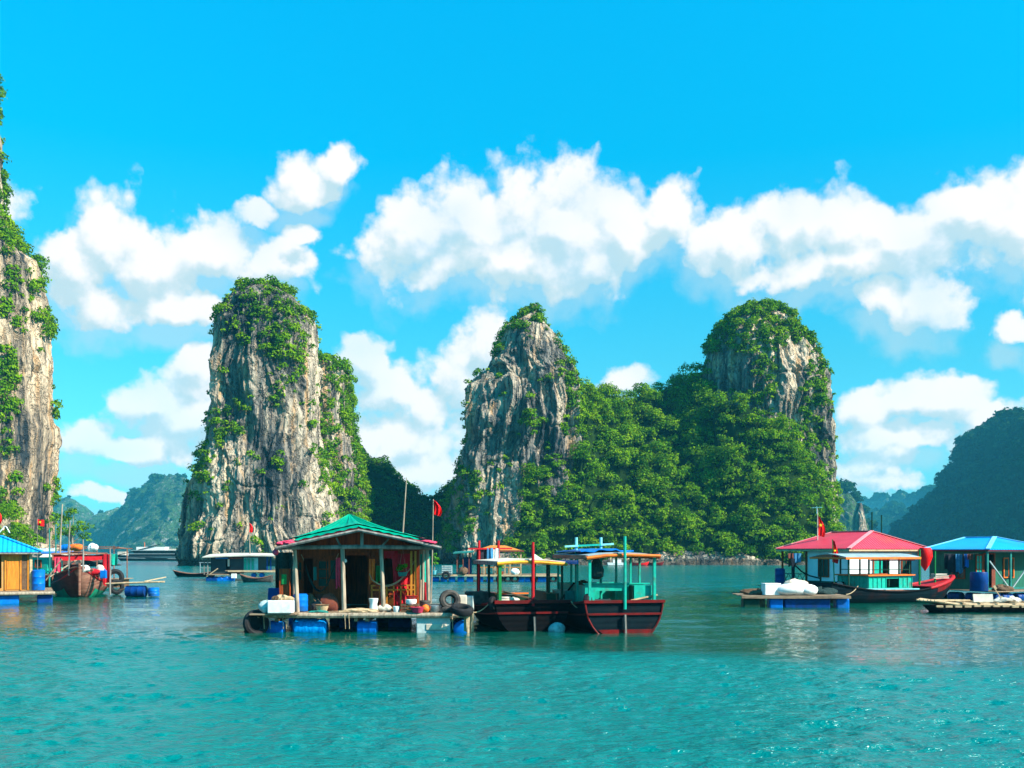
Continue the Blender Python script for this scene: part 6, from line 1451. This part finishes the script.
for x in (gx(211), gx(258)): MB().box((x, 1.7, 1.55), (0.08, 3.3, 1.65)).build('wall', 'gunmetal', G)
MB().box((gx(235), 3.4, 1.55), (4.6, 0.08, 1.65)).build('wall', 'gunmetal', G)
for px in (245.5, 249, 253): MB().box((gx(px), -0.1, 1.58), (0.22, 0.06, 1.15)).build('shutter', 'turq', G)
MB().box((gx(251), -0.02, 1.6), (1.4, 0.05, 1.3)).build('wall', 'turqpale', G)
for px in (268, 271.5, 282): MB().bar((gx(px), -0.3, 1.0), (gx(px), -0.3, 2.35), 0.12).build('post', 'bluedark', G)
for px in (205.5, 209): MB().bar((gx(px), -0.4, 0.6), (gx(px), -0.4, 2.2), 0.09).build('post', 'greywood', G)
MB().sheet([[(gx(205), -0.9, 2.34), (gx(228), -0.9, 2.44), (gx(252), -0.9, 2.50), (gx(286), -0.9, 2.46)], [(gx(205), 1.5, 2.58), (gx(228), 1.5, 2.72), (gx(252), 1.5, 2.70), (gx(286), 1.5, 2.66)], [(gx(205), 4.2, 2.30), (gx(228), 4.2, 2.40), (gx(252), 4.2, 2.40), (gx(286), 4.2, 2.40)]], 0.10).build('roof', 'canvas', G)
rt_ = MB(); rt_.box((gx(222), -0.12, 2.2), (1.2, 0.05, 0.14)); rt_.build('awning_strip', 'bluesheet', G)
rt_ = MB(); rt_.box((gx(236), -0.12, 2.2), (1.3, 0.05, 0.14)); rt_.build('awning_strip', 'browncloth', G)
MB().box((gx(229), -0.14, 1.75), (0.18, 0.05, 0.7)).build('shutter', 'canvas', G)
flag_pole(W(250, 98.5, 2.6), 3.1, 'small red flag on a pole against the rock of the left tower', fl=(0.5, 0.9), lean=(-0.1, 0), star=False, r=0.05)
simple('foam_tub', MB().box((0, 0, 0.2), (0.42, 0.4, 0.42)), 'foam', W(234, 96.6, 0.30), 'white tub below the deck of the dark floating house', 'tub')
sl = simple('ramp_plank', MB().bar((-0.5, 0, 0), (0.55, 0, 0.75), 0.12, 0.08), 'bamboo', W(212, 96.5, 0.45), 'pale plank sloping up to the dark floating house', 'plank')
def sampan(loc, rz, L_, B_, mat, label, group=None, zg=(0.65, 0.38, 0.75)):
    t = thing('sampan', loc, rz, label, 'boat', group); rows = hull_pts(L_, B_, 0, n=20, m=9, keel=-0.2, tb=0.55, zg=zg); hull(t, rows, mat, deckz=0.22, deck='cork'); strake(rows, t, 0, 0.04, 'hullwood')
    m = MB()
    for y in (0.3, 0.55): m.box((0, L_ * y, zg[1] + 0.02), (B_ * 0.8, 0.22, 0.04))
    m.build('thwart', 'hullwood', t); return t
sampan(W(214, 112, 0), R(90), 4.6, 1.1, 'black', 'low black sampan left of the dark floating house')
simple('rail_frame', MB().bar((-0.6, 0, 0), (-0.6, 0, 1.1), 0.06).bar((0.6, 0, 0), (0.6, 0, 1.1), 0.06).bar((-0.7, 0, 1.1), (0.7, 0, 1.1), 0.06).bar((-0.6, 0, 0.55), (0.6, 0, 0.55), 0.05), 'greyroof', W(206, 104, 0.6), 'grey pipe frame beside the black sampan', 'frame')
sampan(W(272, 93, 0), R(88), 3.0, 1.2, 'greyrubber', 'grey upturned looking dinghy beside the left post of the brown house')

# ================================================================== FISH FARM BEHIND THE MAIN HOUSE
FF = thing('fish_farm', W(495, 95, 0), 0, 'long raft of sheds on blue drums behind the yellow roofed boat', 'fish farm')
def fx(px, D=95.0): return X(px, D) - X(495, 95)
dk = MB(); plank_row(dk, fx(432), fx(560), -0.5, 5.0, 0.62, 0.08, 0.35, 'Y', 13); dk.build('deck', 'deck', FF)
MB().bar((fx(430), -0.55, 0.60), (fx(561), -0.55, 0.58), 0.14, 0.16).build('front_beam', 'bamboo', FF)
for px in (436, 444, 452, 461, 470, 480, 490, 521, 528, 540, 546): float_part(FF, (fx(px), -0.1, 0.14), 0.30, 0.62, 'bluedrum', 'X')
for px in (500, 508, 515, 534, 553): MB().torus((fx(px), -0.35, 0.25), 0.28, 0.12, (R(90), 0, 0)).build('tyre_fender', 'rubber', FF, True)
# shed left
for px in (457, 463, 469): MB().bar((fx(px), 0.2, 0.66), (fx(px), 0.2, 2.75), 0.10).build('post', 'browncloth', FF)
for px in (457, 469): MB().bar((fx(px), 2.8, 0.66), (fx(px), 2.8, 2.75), 0.10).build('post', 'browncloth', FF)
MB().sheet([[(fx(453), -0.2, 2.72), (fx(473), -0.2, 2.85)], [(fx(453), 3.2, 2.85), (fx(473), 3.2, 2.95)]], 0.10).build('shed_roof', 'turqdark', FF)
MB().box((fx(466), 2.6, 1.5), (0.9, 0.06, 1.6)).build('wall', 'bluedark', FF)
# pavilion
for px in (478, 484, 495, 505, 510, 521): MB().bar((fx(px), 0.4, 0.66), (fx(px), 0.4, 3.0), 0.11).build('post', 'bamboo', FF)
for px in (478, 495, 510, 521): MB().bar((fx(px), 3.4, 0.66), (fx(px), 3.4, 3.0), 0.11).build('post', 'bamboo', FF)
rl = MB(); rl.bar((fx(478), 0.4, 1.35), (fx(521), 0.4, 1.35), 0.07); 
for k in range(12): rl.bar((fx(478 + k * 3.8), 0.4, 0.68), (fx(478 + k * 3.8), 0.4, 1.35), 0.05)
rl.build('railing', 'orangewood', FF)
x0_, x1_ = fx(474), fx(524)
m = MB(); A0, B0, C0, D0_ = (x0_, -0.2, 2.92), (x1_, -0.2, 2.90), (x1_, 4.0, 2.92), (x0_, 4.0, 2.92); E0, F0 = (fx(490), 1.9, 3.45), (fx(505), 1.9, 3.45)
for q in ((A0, B0, F0, E0), (C0, D0_, E0, F0), (B0, C0, F0), (D0_, A0, E0)): m.prism([Vector(p) for p in q], (0, 0, -0.08))
m.build('pavilion_roof', 'orangewood', FF)
MB().bar(A0, B0, 0.08, 0.14).build('roof_edge', 'browncloth', FF)
# small pale tent roof right
m = MB(); A0, B0, C0, D0_ = (fx(530), 0.2, 2.05), (fx(549), 0.2, 1.75), (fx(549), 3, 1.75), (fx(530), 3, 2.05); T0 = (fx(535), 1.5, 2.62)
for q in ((A0, B0, T0), (B0, C0, T0), (C0, D0_, T0), (D0_, A0, T0)): m.prism([Vector(p) for p in q], (0, 0, -0.05))
m.build('tent_roof', 'canvas', FF)
for px in (532, 547): MB().bar((fx(px), 0.5, 0.66), (fx(px), 0.5, 1.9), 0.08).build('post', 'bamboo', FF)
cbn = thing('crate', W(447, 94.2, 0.67), 0, 'grey slatted crate on the raft behind the brown house', 'crate')
MB().box((0, 0, 0.45), (0.95, 0.5, 0.8)).build('crate', 'foamgrey', cbn); m = MB()
for k in range(4): m.box((0, -0.27, 0.15 + k * 0.2), (0.95, 0.03, 0.05))
m.build('slat', 'greywood', cbn)
tyre(W(446, 93.8, 0.62), (R(90), 0, 0), 'black tyre hung before the grey crate', 0.28, 0.11)
pt = thing('potted_plant', W(434.5, 94.4, 0.67), 0, 'leafy potted plant at the left end of the fish farm', 'plant')
MB().lathe((0, 0, 0), [(0.22, 0), (0.3, 0.35), (0.32, 0.4)], 12).build('pot', 'turqpale', pt, True)
lv, lf = leaf_cloud([(0, 0, 1.0), (0.2, 0, 1.35), (-0.15, 0, 1.55), (0.05, 0, 1.9)], [0.38, 0.34, 0.3, 0.22], 40, 0.10, 6); raw_mesh('foliage', lv, lf, M['plantgreen'], pt)
MB().tube([(0, 0, 0.3), (0.03, 0, 1.7)], 0.04, 6).build('stem', 'bark', pt, True)
pt = thing('potted_plant', W(501, 94.7, 0.67), 0, 'yellow green potted plant inside the fish farm pavilion', 'plant')
MB().lathe((0, 0, 0), [(0.2, 0), (0.26, 0.3)], 12).build('pot', 'redwood', pt, True)
lv, lf = leaf_cloud([(0, 0, 0.7), (0.2, 0, 0.95)], [0.4, 0.3], 40, 0.10, 7); raw_mesh('foliage', lv, lf, M['plantgreen'], pt)
simple('brown_sack', MB().blob((0, 0, 0.3), (0.5, 0.4, 0.4), lump=0.25, seed=88), 'cork', W(463, 94.6, 0.67), 'brown sack under the left shed of the fish farm', 'sack')
simple('white_sack', MB().blob((0, 0, 0.25), (0.4, 0.3, 0.32), lump=0.25, seed=89), 'foam', W(515, 94.6, 0.67), 'white sack under the fish farm pavilion', 'sack')

# ---- far ship, shore boats
S = thing('tour_ship', (X(158, 300), 300, 0), 0, 'long dark passenger ship with a white upper deck moored far off at left', 'ship')
def ssx(px): return X(px, 300) - X(158, 300)
rows = hull_pts(25, 5.4, 0, n=24, m=9, keel=-0.8, tb=0.7, zg=(1.3, 1.0, 1.9))
hs = hull(S, rows, 'gunmetal', deckz=0.2, deck='greyroof'); 
for o in [hs] + [c for c in S.children if c != hs]: o.rotation_euler = (0, 0, R(90)); o.location = (11.5, 0, 0)
MB().box((1.5, 0, 1.55), (19.0, 4.2, 0.85)).build('lower_cabin', 'gunmetal', S); MB().box((1.5, 0, 2.05), (20.0, 4.8, 0.14)).build('deck_edge', 'greyroof', S)
MB().box((2.0, 0, 2.55), (17.0, 3.8, 0.85)).build('upper_cabin', 'gunmetal', S); MB().box((2.5, 0, 3.06), (19.5, 4.6, 0.16)).build('roof_deck', 'greyroof', S)
MB().box((-1.5, -0.2, 3.65), (8.5, 3.6, 0.95)).build('awning', 'white', S); MB().box((7.5, 0, 3.35), (8.0, 3.0, 0.4)).build('top_cabin', 'canvas', S)
MB().box((-10.5, 0, 2.2), (2.2, 2.6, 1.0)).build('wheelhouse', 'canvas', S)
for k in range(16): MB().box((-6.5 + k * 1.05, -1.93, 2.6), (0.6, 0.06, 0.42)).build('window', 'glass', S)
m = MB(); m.bar((-11.5, -2.0, 1.6), (1.5, -2.2, 4.9), 0.18); m.build('gangway', 'black', S)
m = MB(); m.bar((-11.8, -2.3, 0.9), (9.5, -2.6, 0.55), 0.1, 0.14); m.build('rub_rail', 'greyroof', S)
MB().bar((-4.0, 0, 4.1), (-4.0, 0, 5.6), 0.12).build('mast', 'orange', S)
for px, D, mt, lab in ((640, 198, 'flagred', 'small red boat moored under the green hill'), (655, 199, 'oxide', 'small dark red boat right of the brighter one under the green hill')):
    t = sampan(W(px - 9, D, 0), R(-90), 3.6, 1.3, mt, lab, zg=(0.8, 0.55, 0.9))
simple('shore_boat', MB().box((0, 0, 0.35), (3.2, 1.2, 0.5), taper=1.1).box((0.2, 0, 0.9), (1.6, 0.9, 0.6)), 'foam', W(616, 198, 0), 'white boat moored under the green hill', 'boat')
for px, py0, D, lab in ((872, 512, 78, 'thin dark mast behind the red roof, left of the two'), (881.5, 515, 76, 'thin dark mast behind the red roof, right of the two')):
    simple('mast', MB().tube([(0, 0, 0), (0, 0, Z(py0, D) - 0.4)], 0.05, 7), 'darkgreen', W(px, D, 0.4), lab, 'mast')
tr_ = thing('mooring_raft', W(876, 77, 0), 0, 'low raft carrying the two masts behind the red roofed house', 'raft')
m = MB(); plank_row(m, -1.5, 1.5, -1.5, 2.5, 0.42, 0.06, 0.3, 'Y', 21); m.build('deck', 'deck', tr_); float_part(tr_, (-0.8, 0, 0.1), 0.28, 0.9, 'bluedark'); float_part(tr_, (0.8, 0, 0.1), 0.28, 0.9, 'bluedark')

# ================================================================== SHORE AND TREES UNDER THE LEFT CLIFF
sh = ridge('shore', [(-80, 545, 186), (-20, 546, 186), (20, 547, 186), (50, 548, 186), (70, 549, 186), (82, 553, 186), (90, 561, 186)], 172, M['rock_grey'], 301, nx=160, nv=50, rough=1.0)
def tree(px, D, z0, h_, crowns, label, seed):
    t = thing('tree', W(px, D, z0), 0, label, 'tree'); rg = random.Random(seed)
    MB().tube([(0, 0, -0.4), (0.1, 0, h_ * 0.3), (-0.1, 0, h_ * 0.65)], [0.28, 0.2, 0.12], 9).build('trunk', 'bark', t, True)
    m = MB()
    for (x, y, z, r) in crowns: m.tube([(0, 0, h_ * 0.35), (x * 0.5, y * 0.5, (h_ * 0.4 + z) / 2), (x, y, z)], [0.12, 0.08, 0.03], 6)
    m.build('limb', 'bark', t, True)
    C = []; Rr = []
    for (x, y, z, r) in crowns:
        for _ in range(7): C.append((x + rg.gauss(0, r * .45), y + rg.gauss(0, r * .45), z + rg.gauss(0, r * .35))); Rr.append(r * rg.uniform(0.35, 0.6))
    lv, lf = leaf_cloud(C, Rr, 13, 0.17, seed); raw_mesh('crown', lv, lf, M['leaf'], t)
tree(10, 168, 0.6, 9.5, [(-2.5, 0, 5.5, 2.2), (0, 0, 7.5, 2.4), (2.3, 0, 5.2, 2.2), (3.4, 0.5, 3.2, 1.8), (0.5, -1, 4.0, 2.0), (-4, 1, 6.8, 2.0), (-1, 1, 9, 1.8)], 'bright green tree behind the left blue roof', 401)
tree(72, 176, 0.8, 10.0, [(-1.2, 0, 7.5, 1.7), (0.3, 0, 8.6, 1.4), (1.4, 0, 6.6, 1.6), (2.2, 0, 4.6, 1.2), (0.2, -0.5, 5.2, 1.5), (-1.6, 0, 5.6, 1.2)], 'green tree at the foot of the left cliff above the fishing boat', 402)
sh2 = ridge('shore', [(492, 561, 208), (500, 558, 208), (540, 558.5, 208), (600, 557.5, 208), (650, 558.5, 208), (717, 556, 208), (760, 558.5, 208), (820, 558, 208), (836, 562, 208)], 203, M['rock_grey'], 305, nx=260, nv=24, rough=1.1)
# ---- two fish sheds under the cliff
for k, (px, D, mt, lab) in enumerate(((58, 150, 'canvas', 'small pale shed at the foot of the left cliff'),)):
    t = thing('shed', W(px, D, 0), 0, lab, 'shed')
    MB().box((0, 0, 1.1), (4.0, 2.5, 1.5)).build('wall', 'browncloth', t); MB().prism([(-2.3, -1.5, 1.9), (2.3, -1.5, 1.9), (1.6, 0, 2.8), (-1.6, 0, 2.8)], (0, 0.1, 0)).build('roof', mt, t)
    MB().box((0, 0, 0.15), (4.6, 3.0, 0.4)).build('deck', 'deck', t)
